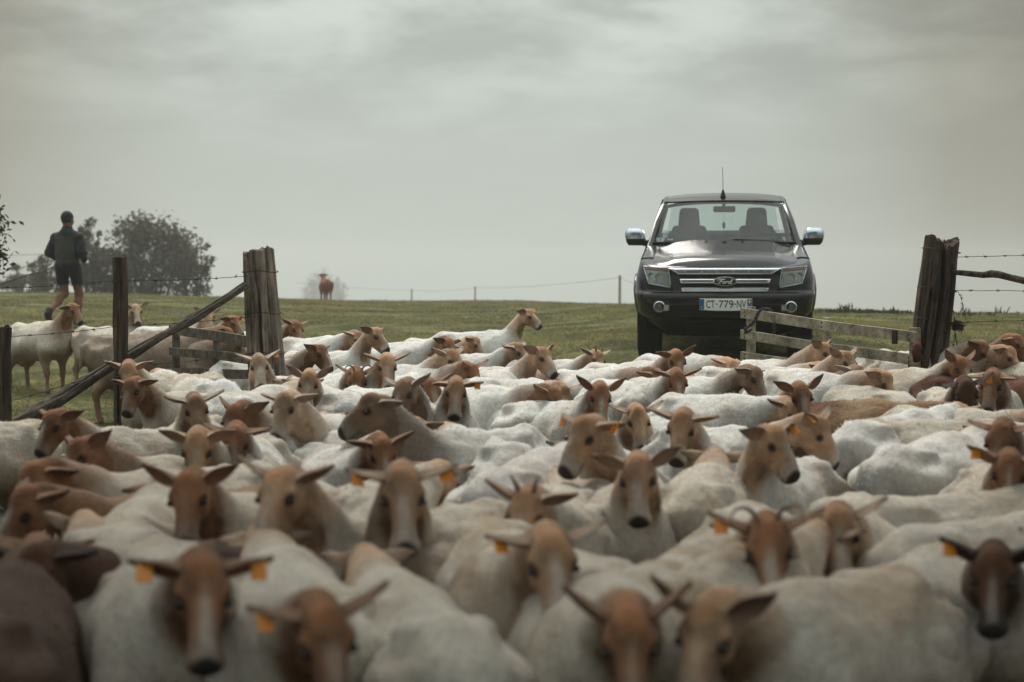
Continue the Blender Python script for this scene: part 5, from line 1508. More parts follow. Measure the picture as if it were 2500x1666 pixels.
# ---- left fence
fence = empty('post_and_wire_fence', (at(294, 900, 11.9).x, 11.9, gz(at(294, 900, 11.9).x, 11.9)))
tag(fence, 'old fence left of the gateway with thin post, sloping brace log and barbed wire', 'fence')
fo = Vector(fence.location)
def fpost(px, ptop, d, r, seed, tiltpx=0):
    b = at(px, 900, d); p0 = Vector((b.x, d, gz(b.x, d) - .25)) - fo; p1 = at(px + tiltpx, ptop, d) - fo
    o = link('post', log_mesh('post', p0, p1, r * 1.1, r, seed, 60, 32, .010, .008, crack=[(4.5, .16, .35, .3, 1.1)]), fence, M_POST2)
    upright(o, p0, p1); return o
fpost(296, 629, 11.9, .048, 31, -3)
fpost(4, 800, 10.9, .055, 37)
fpost(-260, 760, 10.2, .055, 41)
# brace
b0 = at(22, 1012, 11.5); b1 = at(600, 694, 12.75)
bz = gz(b0.x, 11.5)
b0.z = min(b0.z, bz + .35)
d_ = (b0 - b1).normalized(); b0e = b0 + d_ * .25
o = link('brace_log', log_mesh('brace_log', b0e - fo, b1 - fo, .046, .030, 51, 110, 30, .013, .014, bend=.03), fence, M_BARK); upright(o, b0e - fo, b1 - fo, R(70))
for pts, sd_ in (([(-420, 720, 10.0), (0, 702, 10.95), (294, 684, 11.85), (606, 674, 12.8)], 1), ([(-420, 860, 10.0), (0, 823, 10.95), (294, 795, 11.85), (612, 773, 12.8)], 2), ([(-420, 1010, 10.0), (0, 985, 10.95), (294, 895, 11.85), (620, 862, 12.8)], 3)):
    wire_obj('barbed_wire', [at(*q) - fo for q in pts], fence, seed=sd_, sag=.012)
# ---- right fence
fence2 = empty('post_and_wire_fence', (GRx + 2.2, 12.3, gz(GRx + 2.2, 12.3)))
tag(fence2, 'barbed wire fence with a bent branch rail right of the split post', 'fence')
fo2 = Vector(fence2.location)
b = at(2760, 900, 12.2); pA = Vector((b.x, 12.2, gz(b.x, 12.2) - .25)) - fo2; pB = at(2760, 590, 12.2) - fo2
o = link('post', log_mesh('post', pA, pB, .06, .055, 61, 60, 32, .010, .008), fence2, M_POST2); upright(o, pA, pB)
for pts, sd_ in (([(2337, 628, 12.68), (2500, 624, 12.5), (2755, 618, 12.2)], 4), ([(2328, 710, 12.66), (2500, 710, 12.5), (2755, 706, 12.2)], 5), ([(2318, 788, 12.66), (2500, 783, 12.5), (2755, 778, 12.2)], 6), ([(2315, 852, 12.66), (2500, 850, 12.5), (2755, 846, 12.2)], 7)):
    wire_obj('barbed_wire', [at(*q) - fo2 for q in pts], fence2, seed=sd_)
br = [(2325, 665), (2350, 667), (2400, 672), (2420, 669), (2440, 671), (2470, 679), (2510, 688), (2600, 700), (2755, 712)]
MB().tube([at(x, y, 12.62 - (x - 2325) / 430 * .38) - fo2 for x, y in br], [.018, .021, .023, .029, .027, .025, .027, .03, .03], 10).build('branch_rail', M_BARK, fence2, True)
# loose wire loop and tangle
lp = [(2324, 865), (2332, 820), (2331, 780), (2324, 745), (2322, 722), (2328, 709), (2338, 712), (2347, 728), (2354, 760), (2358, 778)]
wire_obj('loose_wire', [at(x, y, 12.6) - fo2 for x, y in lp], fence2, .002, True, .03, seed=12)
rg_ = random.Random(5); m = MB()
for k in range(46):
    c = at(2337 + rg_.gauss(0, 5), 795 + rg_.gauss(0, 5), 12.6) - fo2
    d1 = Vector((rg_.gauss(0, 1), rg_.gauss(0, 1), rg_.gauss(0, .7))).normalized() * .045
    m.tube([c - d1, c + Vector((rg_.gauss(0, .01), 0, rg_.gauss(0, .01))), c + d1], .0028, 4)
m.tube([at(2330, 800, 12.6) - fo2, at(2334, 830, 12.6) - fo2, at(2340, 862, 12.6) - fo2, at(2345, 890, 12.6) - fo2], .004, 5)
o = m.build('wire_tangle', M_WIRE, fence2)

# ---- hurdles
def hurdle(label, hinge, free, rails, stiles, bmat, th=.028):
    """hinge, free: (px, depth); rails: list of ((y_top,y_bot) at hinge, (y_top,y_bot) at free); every rail a board"""
    A = Vector((at(hinge[0], 800, hinge[1]).x, hinge[1], 0)); B = Vector((at(free[0], 800, free[1]).x, free[1], 0))
    base = Vector((A.x, A.y, gz(A.x, A.y)))
    H = empty('gate_hurdle', base); tag(H, label, 'gate')
    dirv = (B - A).normalized(); nrm = Vector((dirv.y, -dirv.x, 0))
    if nrm.y > 0: nrm = -nrm                       # towards the camera
    for (h0, h1), (f0, f1) in rails:
        def q(px, py, d): return at(px, py, d)
        ha, hb = q(hinge[0], h0, hinge[1]).z, q(hinge[0], h1, hinge[1]).z
        fa_, fb = q(free[0], f0, free[1]).z, q(free[0], f1, free[1]).z
        n = 10; v = []; f = []
        for k in range(n + 1):
            u = k / n; c = A.lerp(B, u)
            wob = .004 * math.sin(7 * u + h0) 
            for nn in (.016, .016 + th):
                v.append(Vector((c.x, c.y, hb + (fb - hb) * u + wob)) + nrm * nn - base)
                v.append(Vector((c.x, c.y, ha + (fa_ - ha) * u + wob)) + nrm * nn - base)
        for k in range(n):
            o_ = k * 4
            f += [(o_, o_ + 1, o_ + 5, o_ + 4), (o_ + 2, o_ + 6, o_ + 7, o_ + 3), (o_ + 1, o_ + 3, o_ + 7, o_ + 5), (o_, o_ + 4, o_ + 6, o_ + 2)]
        f += [(0, 2, 3, 1), (n * 4, n * 4 + 1, n * 4 + 3, n * 4 + 2)]
        rl = MB().add(v, f).build('rail', bmat, H, False, .003)
        m = MB()
        for u in (.03, .5, .97):
            for w_ in (.3, .7):
                c = A.lerp(B, u); z = (ha + (fa_ - ha) * u) * w_ + (hb + (fb - hb) * u) * (1 - w_)
                m.box(Vector((c.x, c.y, z)) + nrm * (.018 + th) - base, (.011, .006, .011))
        m.build('nails', M_WIRE, rl)['kind'] = 'stuff'
    for (u, ytop, ybot, w_) in stiles:
        c = A.lerp(B, u); d = c.y; px = project((c.x, c.y, 1))[0]
        zt, zb = at(px, ytop, d).z, at(px, ybot, d).z
        Mx = Matrix.Rotation(math.atan2(dirv.y, dirv.x), 3, 'Z')
        MB().box(Vector((c.x, c.y, (zt + zb) / 2)) - nrm * .010 - base, (w_, .045, zt - zb), Mx).build('stile', bmat, H, False, .004)
    return H, A, B, nrm
HR = hurdle('grey wooden hurdle right of the gateway standing open before the pickup', (2246, 12.55), (1818, 14.4),
            [((812, 838), (753, 778)), ((868, 894), (806, 829)), ((922, 950), (857, 880))],
            [(.965, 749, 905, .075), (.50, 775, 930, .062), (.03, 800, 960, .075)], M_BOARD)
HL_ = hurdle('narrow wooden hurdle left of the gateway leaning open behind the gate post', (628, 12.95), (424, 14.9),
            [((822, 851), (792, 813)), ((866, 890), (847, 866)), ((902, 926), (898, 916))],
            [(.985, 790, 945, .085), (.46, 806, 935, .075), (.05, 815, 960, .075)], M_BOARD2)
# iron strap and block on the right hurdle
H, A, B, nrm = HR
base = Vector(H.location)
c = A.lerp(B, .10); MB().box(Vector((c.x, c.y, at(2215, 823, 12.75).z)) + nrm * .05 - base, (.05, .012, .10), Matrix.Rotation(math.atan2((B - A).y, (B - A).x), 3, 'Z')).build('hinge_strap', M_WIRE, H)
M_REDB = mat_noise('faded_red_cloth', (.05, .012, .010), (.11, .03, .024), 25, .95, bump=.6, bscale=40)
pts = [(2232 + 6, 836, 12.5), (2240, 848, 12.48), (2236, 862, 12.48), (2242, 878, 12.5)]
rag = MB().tube([at(*q) - at(2238, 850, 12.5) for q in pts], [.02, .036, .030, .040], 12).build('red_binding', M_REDB, None, True)
rag.location = at(2238, 850, 12.5); tag(rag, 'faded red cloth binding at the foot of the split gate post', 'cloth')
# rope loop over the free end of the right hurdle
ro = at(1850, 790, 14.1)
pth = [(1834, 806, 14.22), (1823, 812, 14.16), (1819, 804, 14.14), (1828, 796, 14.12), (1840, 786, 14.1), (1848, 770, 14.08), (1855, 758, 14.08), (1868, 754, 14.1), (1880, 758, 14.2), (1886, 775, 14.3), (1890, 800, 14.3), (1891, 815, 14.3)]
m = MB()
def smooth(pts, n=6):
    out = []
    for i in range(len(pts) - 1):
        p_1 = pts[max(i - 1, 0)]; a = pts[i]; b = pts[i + 1]; c = pts[min(i + 2, len(pts) - 1)]
        for k in range(n):
            t = k / n
            out.append(.5 * ((2 * a) + (b - p_1) * t + (2 * p_1 - 5 * a + 4 * b - c) * t * t + (3 * a - p_1 - 3 * b + c) * t ** 3))
    return out + [pts[-1]]
pth = smooth([at(*q) - ro for q in pth])
for ph in (0, math.pi):
    m.tube([p + Vector((math.cos(i * .9 + ph), .4 * math.sin(i * .9 + ph), math.sin(i * .9 + ph))) * .0075 for i, p in enumerate(pth)], .0085, 6)
rope = m.build('rope', M_ROPE, None, True); rope.location = ro
tag(rope, 'dark twisted rope looped over the free end of the right hurdle', 'rope')

# ---- far fence line on the ridge
def far_post(px, ytop, ybase, d, w=.10):
    b = at(px, ybase, d); z = tz(b.x, d); h = at(px, ytop, d).z
    o = link('fence_post', log_mesh('fence_post', (0, 0, 0), (0, 0, h - z + .3), w / 2, w / 2 * .9, int(px), 14, 12, .006, .006), None, M_BOARD)
    o.location = (b.x, d, z - .3); return Vector((b.x, d, h))
far = []
for px, yt, d, lb in ((1513, 673, 66, 'pale fence post standing on the skyline left of the pickup'), (1160, 700, 100, 'faint far fence post on the skyline at the centre'), (1005, 706, 108, 'faint far fence post on the skyline nearest the brown calf')):
    o_top = far_post(px, yt, 745, d); far.append(o_top)
    tag(bpy.context.scene.objects[-1] if False else [o for o in COL.objects if o.name.startswith('fence_post')][-1], lb, 'post', 'far fence posts')
fw = empty('far_fence_wire', far[0]); tag(fw, 'thin sagging fence wire strung along the skyline', 'wire')
wp = [at(720, 690, 118), far[2] - Vector((0, 0, .06)), far[1] - Vector((0, 0, .06)), far[0] - Vector((0, 0, .08)), at(1600, 690, 58)]
path = []
for a, b in zip(wp[:-1], wp[1:]):
    for k in range(12):
        u = k / 12; q = a.lerp(b, u); q.z -= .5 * u * (1 - u); path.append(q - far[0])
path.append(wp[-1] - far[0])
MB().tube(path, .006, 5).build('strand', M_WIRE, fw, True)

# ================================================================== PERSON
M_SKIN = mat_attr('skin', 'coat', rough=.6, nscale=30, namt=.15, bump=.1, sheen=0)
M_CLOTH = mat_attr('jacket_cloth', 'coat', rough=.85, nscale=25, namt=.15, bump=.35, bscale=18, bdist=.03, sheen=.1)
def build_man():
    d = 27.4
    base = at(166, 780, d); x, y = base.x, d
    z = gz(x, y)
    T = empty('person', (x, y, z - .02), (0, 0, R(-16)))
    tag(T, 'man in dark green jacket and black shorts walking away up the field', 'person')
    T.scale = (1.12, 1.12, 1.0)
    def grid(): return SDF(np.arange(-.44, .45, .0145), np.arange(-.50, .40, .0145), np.arange(-.03, 1.86, .0145))
    J = dict(hipL=(-.095, 0, .93), hipR=(.095, 0, .93), kneeR=(.085, .16, .50), ankR=(.06, .16, .09), kneeL=(-.09, .07, .51), ankL=(-.17, -.22, .22),
             shL=(-.185, -.01, 1.385), shR=(.185, -.01, 1.385), elL=(-.265, -.05, 1.14), elR=(.265, -.05, 1.15), haL=(-.16, .17, 1.02), haR=(.16, .17, 1.04))
    g = grid()
    g.ell((0, .01, 1.665), (.076, .096, .115), .02); g.ell((0, .06, 1.62), (.055, .06, .07), .03)       # head, jaw
    g.ell((0, .108, 1.645), (.014, .02, .02), .015)                                                       # nose
    for s in (-1, 1):
        g.ell((s * .079, .0, 1.65), (.014, .022, .032), .01)                                              # ears
        g.sub(g.ell_d((s * .03, .10, 1.675), (.016, .012, .010)), .008)
    g.cone((0, -.005, 1.46), (0, .0, 1.60), .062, .056, .03)
    g.ell((0, 0, 1.25), (.15, .09, .26), .04); g.ell((0, 0, .96), (.14, .10, .12), .05)
    for s, h, k, a in ((-1, 'hipL', 'kneeL', 'ankL'), (1, 'hipR', 'kneeR', 'ankR')):
        g.cone(J[h], J[k], .085, .058, .04); kk = np.array(J[k]); aa = np.array(J[a])
        g.cone(kk, aa, .054, .037, .03)
        mid = kk * .68 + aa * .32; g.ell(tuple(mid + [0, -.022, 0]), (.052, .055, .10), .03)             # calf muscle
        toe = aa + (np.array([0, .16, -.05]) if s == 1 else np.array([0.0, .04, -.17])); g.cone(aa, toe, .035, .03, .02)
    for sh, el, ha in (('shL', 'elL', 'haL'), ('shR', 'elR', 'haR')):
        g.cone(J[sh], J[el], .045, .038, .03); g.cone(J[el], J[ha], .036, .026, .02)
        hv = np.array(J[ha]); dr = hv - np.array(J[el]); dr /= np.linalg.norm(dr)
        g.ell(tuple(hv + dr * .045), (.042, .045, .02), .02)
        sg = 1 if hv[0] > 0 else -1
        for q in range(4):
            b_ = hv + dr * .08 + np.array([0, 0, .022 - .015 * q]); m_ = b_ + dr * (.035 - .004 * abs(q - 1)); t_ = m_ + np.array([-sg * .02, -.015, -.005])
            g.cone(b_, m_, .0105, .010, .006); g.cone(m_, t_, .010, .009, .006)
        g.cone(hv + dr * .03 + np.array([0, 0, .03]), hv + dr * .07 + np.array([-sg * .01, 0, .055]), .012, .010, .008)
    V, F = g.mesh(); V = relax(V, F, 2, .5)
    C = np.repeat(np.array([[.22, .105, .065]]), len(V), 0)
    fm = (V[:, 2] > 1.5)
    for s in (-1, 1):
        e_ = np.linalg.norm((V - np.array([s * .03, .1, 1.675])) / [1.4, 1, .8], axis=1); C[(e_ < .016) & fm] = (.03, .02, .018)
    C[(np.abs(V[:, 2] - 1.605) < .008) & (V[:, 1] > .07) & (np.abs(V[:, 0]) < .03)] = (.14, .05, .045)
    link('body', np_mesh('body', V, F, True, C), T, M_SKIN)
    # hair
    g = grid(); g.ell((0, -.004, 1.685), (.084, .102, .112), .01); g.sub(g.ell_d((0, .10, 1.60), (.10, .085, .115)), .02); g.f = np.maximum(g.f, 1.595 - g.P[2] + .25 * np.clip(g.P[1], 0, 1))
    V, F = g.mesh(); V += .004 * normals(V, F) * vnoise(V, 60, 3)[:, None]
    link('hair', np_mesh('hair', V, F, True, np.repeat([[.012, .010, .009]], len(V), 0)), T, M_CLOTH)
    # jacket
    g = grid()
    g.ell((0, 0, 1.30), (.195, .125, .20), .05); g.ell((0, -.01, 1.12), (.185, .125, .20), .06); [g.cone((0, -.01, 1.445), (q * .17, -.01, 1.385), .075, .066, .05) for q in (-1, 1)]
    g.cone((0, 0, 1.45), (0, .005, 1.545), .080, .068, .03)
    g.ell((0, 0, .985), (.165, .12, .06), .04)
    for sh, el, ha in (('shL', 'elL', 'haL'), ('shR', 'elR', 'haR')):
        g.cone(J[sh], J[el], .070, .058, .03); g.cone(J[el], J[ha], .057, .044, .02)
    g.f = np.maximum(g.f, .945 - g.P[2]); g.sub(g.ell_d((0, .01, 1.60), (.062, .062, .08)), .01)
    V, F = g.mesh(); V = relax(V, F, 2, .5)
    fold = vnoise(V @ np.array([[1, .3, .9], [0, 1, 0], [-.6, 0, .6]]), 14, 5) * .011 + vnoise(V, 28, 8) * .004
    V = V + normals(V, F) * fold[:, None]
    dark = np.array([.010, .011, .009]); olive = np.array([.036, .040, .027])
    core = np.array([-1 if False else 0])
    armd = np.minimum(*[np.linalg.norm(np.cross(V - np.array(J[s_]), np.array(J[e_]) - np.array(J[s_])), axis=1) / np.linalg.norm(np.array(J[e_]) - np.array(J[s_])) for s_, e_ in (('shL', 'elL'), ('shR', 'elR'))])
    back = sstep(1.405, 1.385, V[:, 2]) * sstep(.165, .145, np.abs(V[:, 0]))
    C = dark + (olive - dark) * back[:, None]
    link('jacket', np_mesh('jacket', V, F, True, C), T, M_CLOTH)
    # shorts
    g = grid(); g.ell((0, 0, .94), (.165, .12, .10), .03)
    for s, h, k in ((-1, 'hipL', 'kneeL'), (1, 'hipR', 'kneeR')):
        hh, kk = np.array(J[h]), np.array(J[k]); e_ = hh * .28 + kk * .72
        g.cone(hh * [1.05, 1, 1], e_ * [1.12, 1, 1], .095, .084, .03)
    g.f = np.maximum(g.f, .645 - g.P[2]); g.f = np.maximum(g.f, g.P[2] - 1.0)
    V, F = g.mesh(); V = relax(V, F, 2, .5); V += normals(V, F) * (vnoise(V, 16, 2) * .008)[:, None]
    link('shorts', np_mesh('shorts', V, F, True, np.repeat([[.006, .006, .0065]], len(V), 0)), T, M_CLOTH)
    for s, a in ((-1, 'ankL'), (1, 'ankR')):
        aa = np.array(J[a]); g = grid()
        if s == 1:
            g.cone(aa + [0, -.03, -.045], aa + [0, .17, -.055], .046, .042, .03); g.cone(aa + [0, 0, .03], aa + [0, -.01, -.03], .052, .05, .03); g.f = np.maximum(g.f, .002 - g.P[2])
        else:
            g.cone(aa + [0, -.035, -.02], aa + [.0, .045, -.19], .046, .042, .03); g.cone(aa + [0, .015, .035], aa + [0, 0, -.02], .052, .05, .03)
        V, F = g.mesh(); V = relax(V, F, 1, .5)
        link('shoe', np_mesh('shoe', V, F, True, np.repeat([[.016, .015, .015]], len(V), 0)), T, M_CLOTH)
    # stick carried under the arm
    s0 = at(135, 651, d - .05); s1 = at(60, 674, d - .7); s2 = at(-40, 709, d - 1.5)
    m = MB().tube([Vector(s0) - base, (Vector(s0) + Vector(s1)) / 2 - base + Vector((0, 0, -.015)), Vector(s1) - base, Vector(s2) - base], [.011, .013, .014, .017], 8)
    st = m.build('stick', M_BARK, None, True); st.location = base
    tag(st, 'long dark stick trailing from the walking man\'s hip to the left edge', 'stick')
build_man()

# ================================================================== CALF
def build_calf():
    d = 66.0
    c = at(795, 735, d); x, y = c.x, d; z = tz(x, y)
    g = SDF(np.arange(-1.0, 1.15, .035), np.arange(-.40, .41, .035), np.arange(-.04, 1.52, .035))
    g.ell((.05, 0, .82), (.62, .27, .27), .08); g.ell((-.48, 0, .86), (.26, .24, .25), .1); g.ell((.42, 0, .84), (.28, .22, .29), .1)
    g.cone((-.6, 0, 1.05), (.45, 0, 1.08), .05, .06, .1)
    for s in (-1, 1):
        g.cone((-.55, s * .16, .85), (-.50, s * .16, .55), .17, .11, .08); g.cone((-.50, s * .16, .55), (-.66, s * .15, .40), .10, .06, .05)
        g.cone((-.66, s * .15, .40), (-.62, s * .15, .08), .05, .045, .03); g.cone((-.62, s * .15, .06), (-.58, s * .15, 0), .05, .06, .02)
        g.cone((.48, s * .15, .70), (.45, s * .14, .42), .12, .07, .06); g.cone((.45, s * .14, .42), (.46, s * .14, .06), .055, .045, .03); g.cone((.46, s * .14, .05), (.49, s * .14, 0), .05, .06, .02)
        g.ell((.73, s * .17, 1.33), (.05, .11, .045), .03)
    g.cone((.45, 0, .95), (.72, 0, 1.25), .20, .13, .1, .75); g.ell((.75, 0, 1.30), (.12, .11, .13), .05); g.cone((.76, 0, 1.28), (.98, 0, 1.12), .105, .07, .05)
    g.cone((-.74, 0, 1.02), (-.80, 0, .70), .04, .028, .04); g.cone((-.80, 0, .70), (-.78, 0, .42), .025, .045, .03)
    V, F = g.mesh(); V = relax(V, F, 1, .5)
    C = np.repeat(np.array([[.16, .05, .018]]), len(V), 0) * (1 + .25 * vnoise(V, 5, 3))[:, None]
    C[(V[:, 2] < .30)] *= .55
    C *= (1 + .35 * sstep(-.5, -.7, V[:, 0]))[:, None]
    ob = link('calf', np_mesh('calf', V, F, True, C), None, M_SHEEP)
    ob.location = (x, y, z - .03); ob.scale = (.76,) * 3
    ob.rotation_euler = (0, 0, R(90 + 15))
    tag(ob, 'brown calf seen from behind standing alone on the skyline', 'calf')
    for s in (-1, 1):
        e_ = link('eye', EYE_ME, ob); e_.location = (.82, s * .105, 1.32); e_.scale = (2, 2, 2)
build_calf()

# ================================================================== VEGETATION
M_LEAF = mat_attr('tree_leaves', 'coat', rough=.7, nscale=3, namt=.3, bump=0, sheen=0, big=.8, bigamt=.25)
M_GRASS = mat_attr('grass_blades', 'coat', rough=.75, nscale=2.5, namt=.25, bump=0, sheen=0, big=.5, bigamt=.25)
make_translucent(M_GRASS, .5); make_translucent(M_LEAF, .3)
def leaf_quads(P, size, rg, up=.35):
    """P (n,3) -> crossed-free single quads, random facing; returns V,F"""
    n = len(P)
    a = rg.normal(size=(n, 3)); a /= np.linalg.norm(a, axis=1)[:, None]
    b = rg.normal(size=(n, 3)); b[:, 2] += up; b -= a * (a * b).sum(1)[:, None]; b /= np.linalg.norm(b, axis=1)[:, None]
    s = size * rg.uniform(.6, 1.3, n)[:, None]
    V = np.stack([P - a * s, P - b * s * .45, P + a * s, P + b * s * .45], 1).reshape(-1, 3)
    return V, np.arange(4 * n).reshape(n, 4)
def tree(name, label, loc, h, rx_, rz_, seed, nclump, leaf, per, col, stems=1, base_free=.25, group=None, lean=0):
    rg = np.random.default_rng(seed); rr = random.Random(seed)
    T = empty(name, loc); tag(T, label, 'tree', group)
    wood = MB()
    cz = h - rz_
    # clump centres in an uneven ellipsoid
    C = []
    while len(C) < nclump:
        p = rg.uniform(-1, 1, 3)
        r = np.linalg.norm(p)
        if r > 1 or r < .25: continue
        if vnoise(p[None] * 1.0 + seed, 2.2, seed)[0] < -.25: continue
        q = np.array([p[0] * rx_ + lean * p[2], p[1] * rx_, cz + p[2] * rz_ * (1 + .15 * math.sin(seed + 3 * p[0]))])
        if q[2] < h * base_free * (.6 + .8 * rr.random()): continue
        C.append(q)
    C = np.array(C)
    stem_top = []
    for k in range(stems):
        a = 2 * math.pi * k / stems + rr.random(); o = (0 if stems == 1 else .22 * rx_)
        b = Vector((o * math.cos(a), o * math.sin(a), -.3)); t = Vector((o * 2.2 * math.cos(a), o * 2.2 * math.sin(a), h * .55))
        mid = (b + t) / 2 + Vector((rr.uniform(-1, 1), rr.uniform(-1, 1), 0)) * .06 * h
        r0 = .045 * h / (stems ** .5)
        wood.tube([b, mid, t, t + Vector((rr.uniform(-.3, .3), rr.uniform(-.3, .3), .3 * h))], [r0, r0 * .75, r0 * .5, r0 * .12], 8)
        stem_top.append((b, mid, t))
    for c in C:
        b, mid, t = min(stem_top, key=lambda s: (s[2] - Vector(c)).length)
        u = min(1, max(.15, (c[2] * .55) / max(t.z, .1)))
        src = b.lerp(mid, min(1, u * 2)) if u < .5 else mid.lerp(t, (u - .5) * 2)
        e_ = Vector(c); k1 = src.lerp(e_, .5) + Vector((rr.uniform(-1, 1), rr.uniform(-1, 1), rr.uniform(-.2, .8))) * .05 * h
        wood.tube([src, k1, e_], [.012 * h / (stems ** .5), .007 * h / (stems ** .5), .002 * h], 5, False)
    wood.build('trunk', M_BARKT, T, True)
    P = (C[:, None] + rg.normal(size=(len(C), per, 3)) * np.array([.115 * rx_, .115 * rx_, .085 * rz_])[None, None] * rg.uniform(.6, 1.25, (len(C), 1, 1))).reshape(-1, 3)
    P = P[P[:, 2] > h * .1]
    V, F = leaf_quads(P, leaf, rg)
    cc = np.array(col)[None] * rg.uniform(.65, 1.35, (len(P), 1)) * np.array([1, 1, 1]) + rg.normal(size=(len(P), 3)) * .004
    o = link('crown', np_mesh('crown', V, F, False, np.clip(np.repeat(cc, 4, 0), .004, 1)), T, M_LEAF)
    return T
def gp(px, d): 
    p = at(px, 700, d); return (p.x, d, tz(p.x, d))
LEAFC = (.080, .066, .034)
tree('hedgerow_tree', 'broad rounded hedgerow tree on the skyline at the left', gp(372, 82), 4.35, 2.05, 2.15, 3, 210, .115, 30, LEAFC, 6, .05)
tree('hedgerow_tree', 'smaller rounded tree joined to the right of the broad hedgerow tree', gp(466, 84), 3.5, 1.05, 1.7, 5, 85, .11, 28, LEAFC, 4, .06)
tree('hedgerow_tree', 'slim open tree right behind the walking man', gp(215, 78), 3.8, .72, 1.45, 8, 46, .11, 30, LEAFC, 2, .22)
tree('hedgerow_tree', 'low bushy tree between the man and the broad tree', gp(265, 80), 2.7, 1.0, 1.3, 9, 85, .11, 42, LEAFC, 4, .03)
tree('hedgerow_tree', 'straggly low tree left of the walking man', gp(118, 78), 2.5, .9, 1.0, 13, 40, .11, 26, LEAFC, 3, .12)
tree('hedge_bush', 'rounded hedge bush low on the skyline at the far left', gp(60, 90), 2.4, 1.3, .8, 14, 60, .11, 40, LEAFC, 3, .05)
tree('lane_tree', 'dark tree mostly outside the left edge, its leaves just showing', gp(-222, 24), 2.5, 1.30, 1.0, 17, 260, .05, 60, (.030, .034, .017), 2, .2)
tree('misty_tree', 'pale misty tree behind the brown calf', (at(778, 700, 640).x, 640, tz(at(778, 700, 640).x, 640)), 21.0, 6.5, 7.0, 19, 110, .42, 16, LEAFC, 3, .2)
tree('misty_tree', 'small pale misty treetop right of the brown calf', (at(828, 700, 650).x, 650, tz(at(828, 700, 650).x, 650)), 19.0, 3.6, 4.6, 23, 50, .42, 13, LEAFC, 1, .3)
# timber pole behind the man with two slack wires
pb = gp(196, 62)
o = link('timber_pole', log_mesh('timber_pole', (0, 0, 0), (0, 0, 2.0), .10, .085, 71, 20, 14, .006, .006), None, M_POST)
o.location = (pb[0], pb[1], pb[2] - .3); tag(o, 'thick timber pole on the skyline right behind the walking man', 'post')
fw2 = empty('slack_wire', (pb[0], pb[1], pb[2] + 1.2)); tag(fw2, 'pair of slack wires running left from the timber pole', 'wire')
for (ya, yb, yc) in ((628, 622, 618), (668, 650, 640)):
    pts = [at(-60, ya, 58) - Vector(fw2.location), at(80, yb, 60) - Vector(fw2.location), at(196, yc, 62) - Vector(fw2.location)]
    MB().tube(pts, .007, 5).build('strand', M_WIRE, fw2)

# ---- unseen trees and bushes added beside and behind the camera, shading the near lane
for k, (hx, hy, hh, hr, rzf, bf, nc, lb) in enumerate(((-3.1, 5.5, 9.6, 4.0, .32, .60, 420, 'added unseen shade tree overhanging the near lane, outside the left edge'), (3.1, 5.5, 9.6, 4.0, .32, .60, 420, 'added unseen shade tree overhanging the near lane, outside the right edge'),
        (-4.9, -1.8, 6.0, 2.0, .42, .08, 110, 'added unseen shade tree left of the lane behind the viewpoint'), (5.0, -1.8, 6.0, 2.0, .42, .08, 110, 'added unseen shade tree right of the lane behind the viewpoint'))):
    tree('lane_tree', lb, (hx, hy, tz(hx, hy)), hh, hr, hh * rzf, 300 + k, nc, .15, 44, (.035, .042, .020), 1 if k < 2 else 2, bf, 'added shade trees along the lane')
for k, (hx, hy, lb) in enumerate(((-3.1, 1.2, 'added low shade bush beside the lane outside the left edge, farther behind'), (-3.3, 3.2, 'added low shade bush beside the lane outside the left edge, nearer the flock'),
        (3.1, 1.2, 'added low shade bush beside the lane outside the right edge, farther behind'), (3.3, 3.2, 'added low shade bush beside the lane outside the right edge, nearer the flock'))):
    tree('hedge_bush', lb, (hx, hy, tz(hx, hy)), 2.3, 1.0, 1.1, 400 + k, 70, .09, 50, (.035, .042, .020), 3, .05, 'added shade bushes along the lane')
# ---- nettles and weeds
M_NETTLE = mat_attr('nettle_leaves', 'coat', rough=.6, nscale=12, namt=.25, bump=0, sheen=0)
def nettle_mesh(seed, h=.42, stems=7):
    rg = np.random.default_rng(seed); V = []; F = []; C = []
    def quad(p, a, b, col):
        o = len(V); V.extend([p, p + a * .5 + b, p + a, p + a * .5 - b]); F.append([o, o + 1, o + 2, o + 3]); C.extend([col] * 4)
    for s in range(stems):
        b = np.array([rg.normal() * .10, rg.normal() * .07, 0]); hh = h * rg.uniform(.6, 1.1)
        ln = np.array([rg.normal() * .16, rg.normal() * .12, 1]); 
        side = np.array([.004, 0, 0])
        o = len(V); V.extend([b - side, b + side, b + ln * hh + side * .4, b + ln * hh - side * .4]); F.append([o, o + 1, o + 2, o + 3]); C.extend([(.05, .06, .025)] * 4)
        nl = int(7 + 5 * rg.random())
        for k in range(nl):
            u = .25 + .75 * k / nl; p = b + ln * hh * u
            for q in (0, math.pi):
                a_ = q + k * 1.57 + rg.normal() * .3
                L_ = .075 * (1.25 - .6 * u) * rg.uniform(.7, 1.2)
                a = np.array([math.cos(a_), math.sin(a_), rg.uniform(-.5, .25)]) * L_
                b_ = np.array([-math.sin(a_), math.cos(a_), rg.uniform(-.2, .2)]) * L_ * .28
                c = np.array([.085, .10, .045]) * rg.uniform(.6, 1.5)
                quad(p, a, b_, c)
    return np_mesh('nettle', np.array(V), np.array(F), False, np.array(C))
NM = [nettle_mesh(60 + k) for k in range(5)]
for me in NM: me.materials.append(M_NETTLE)
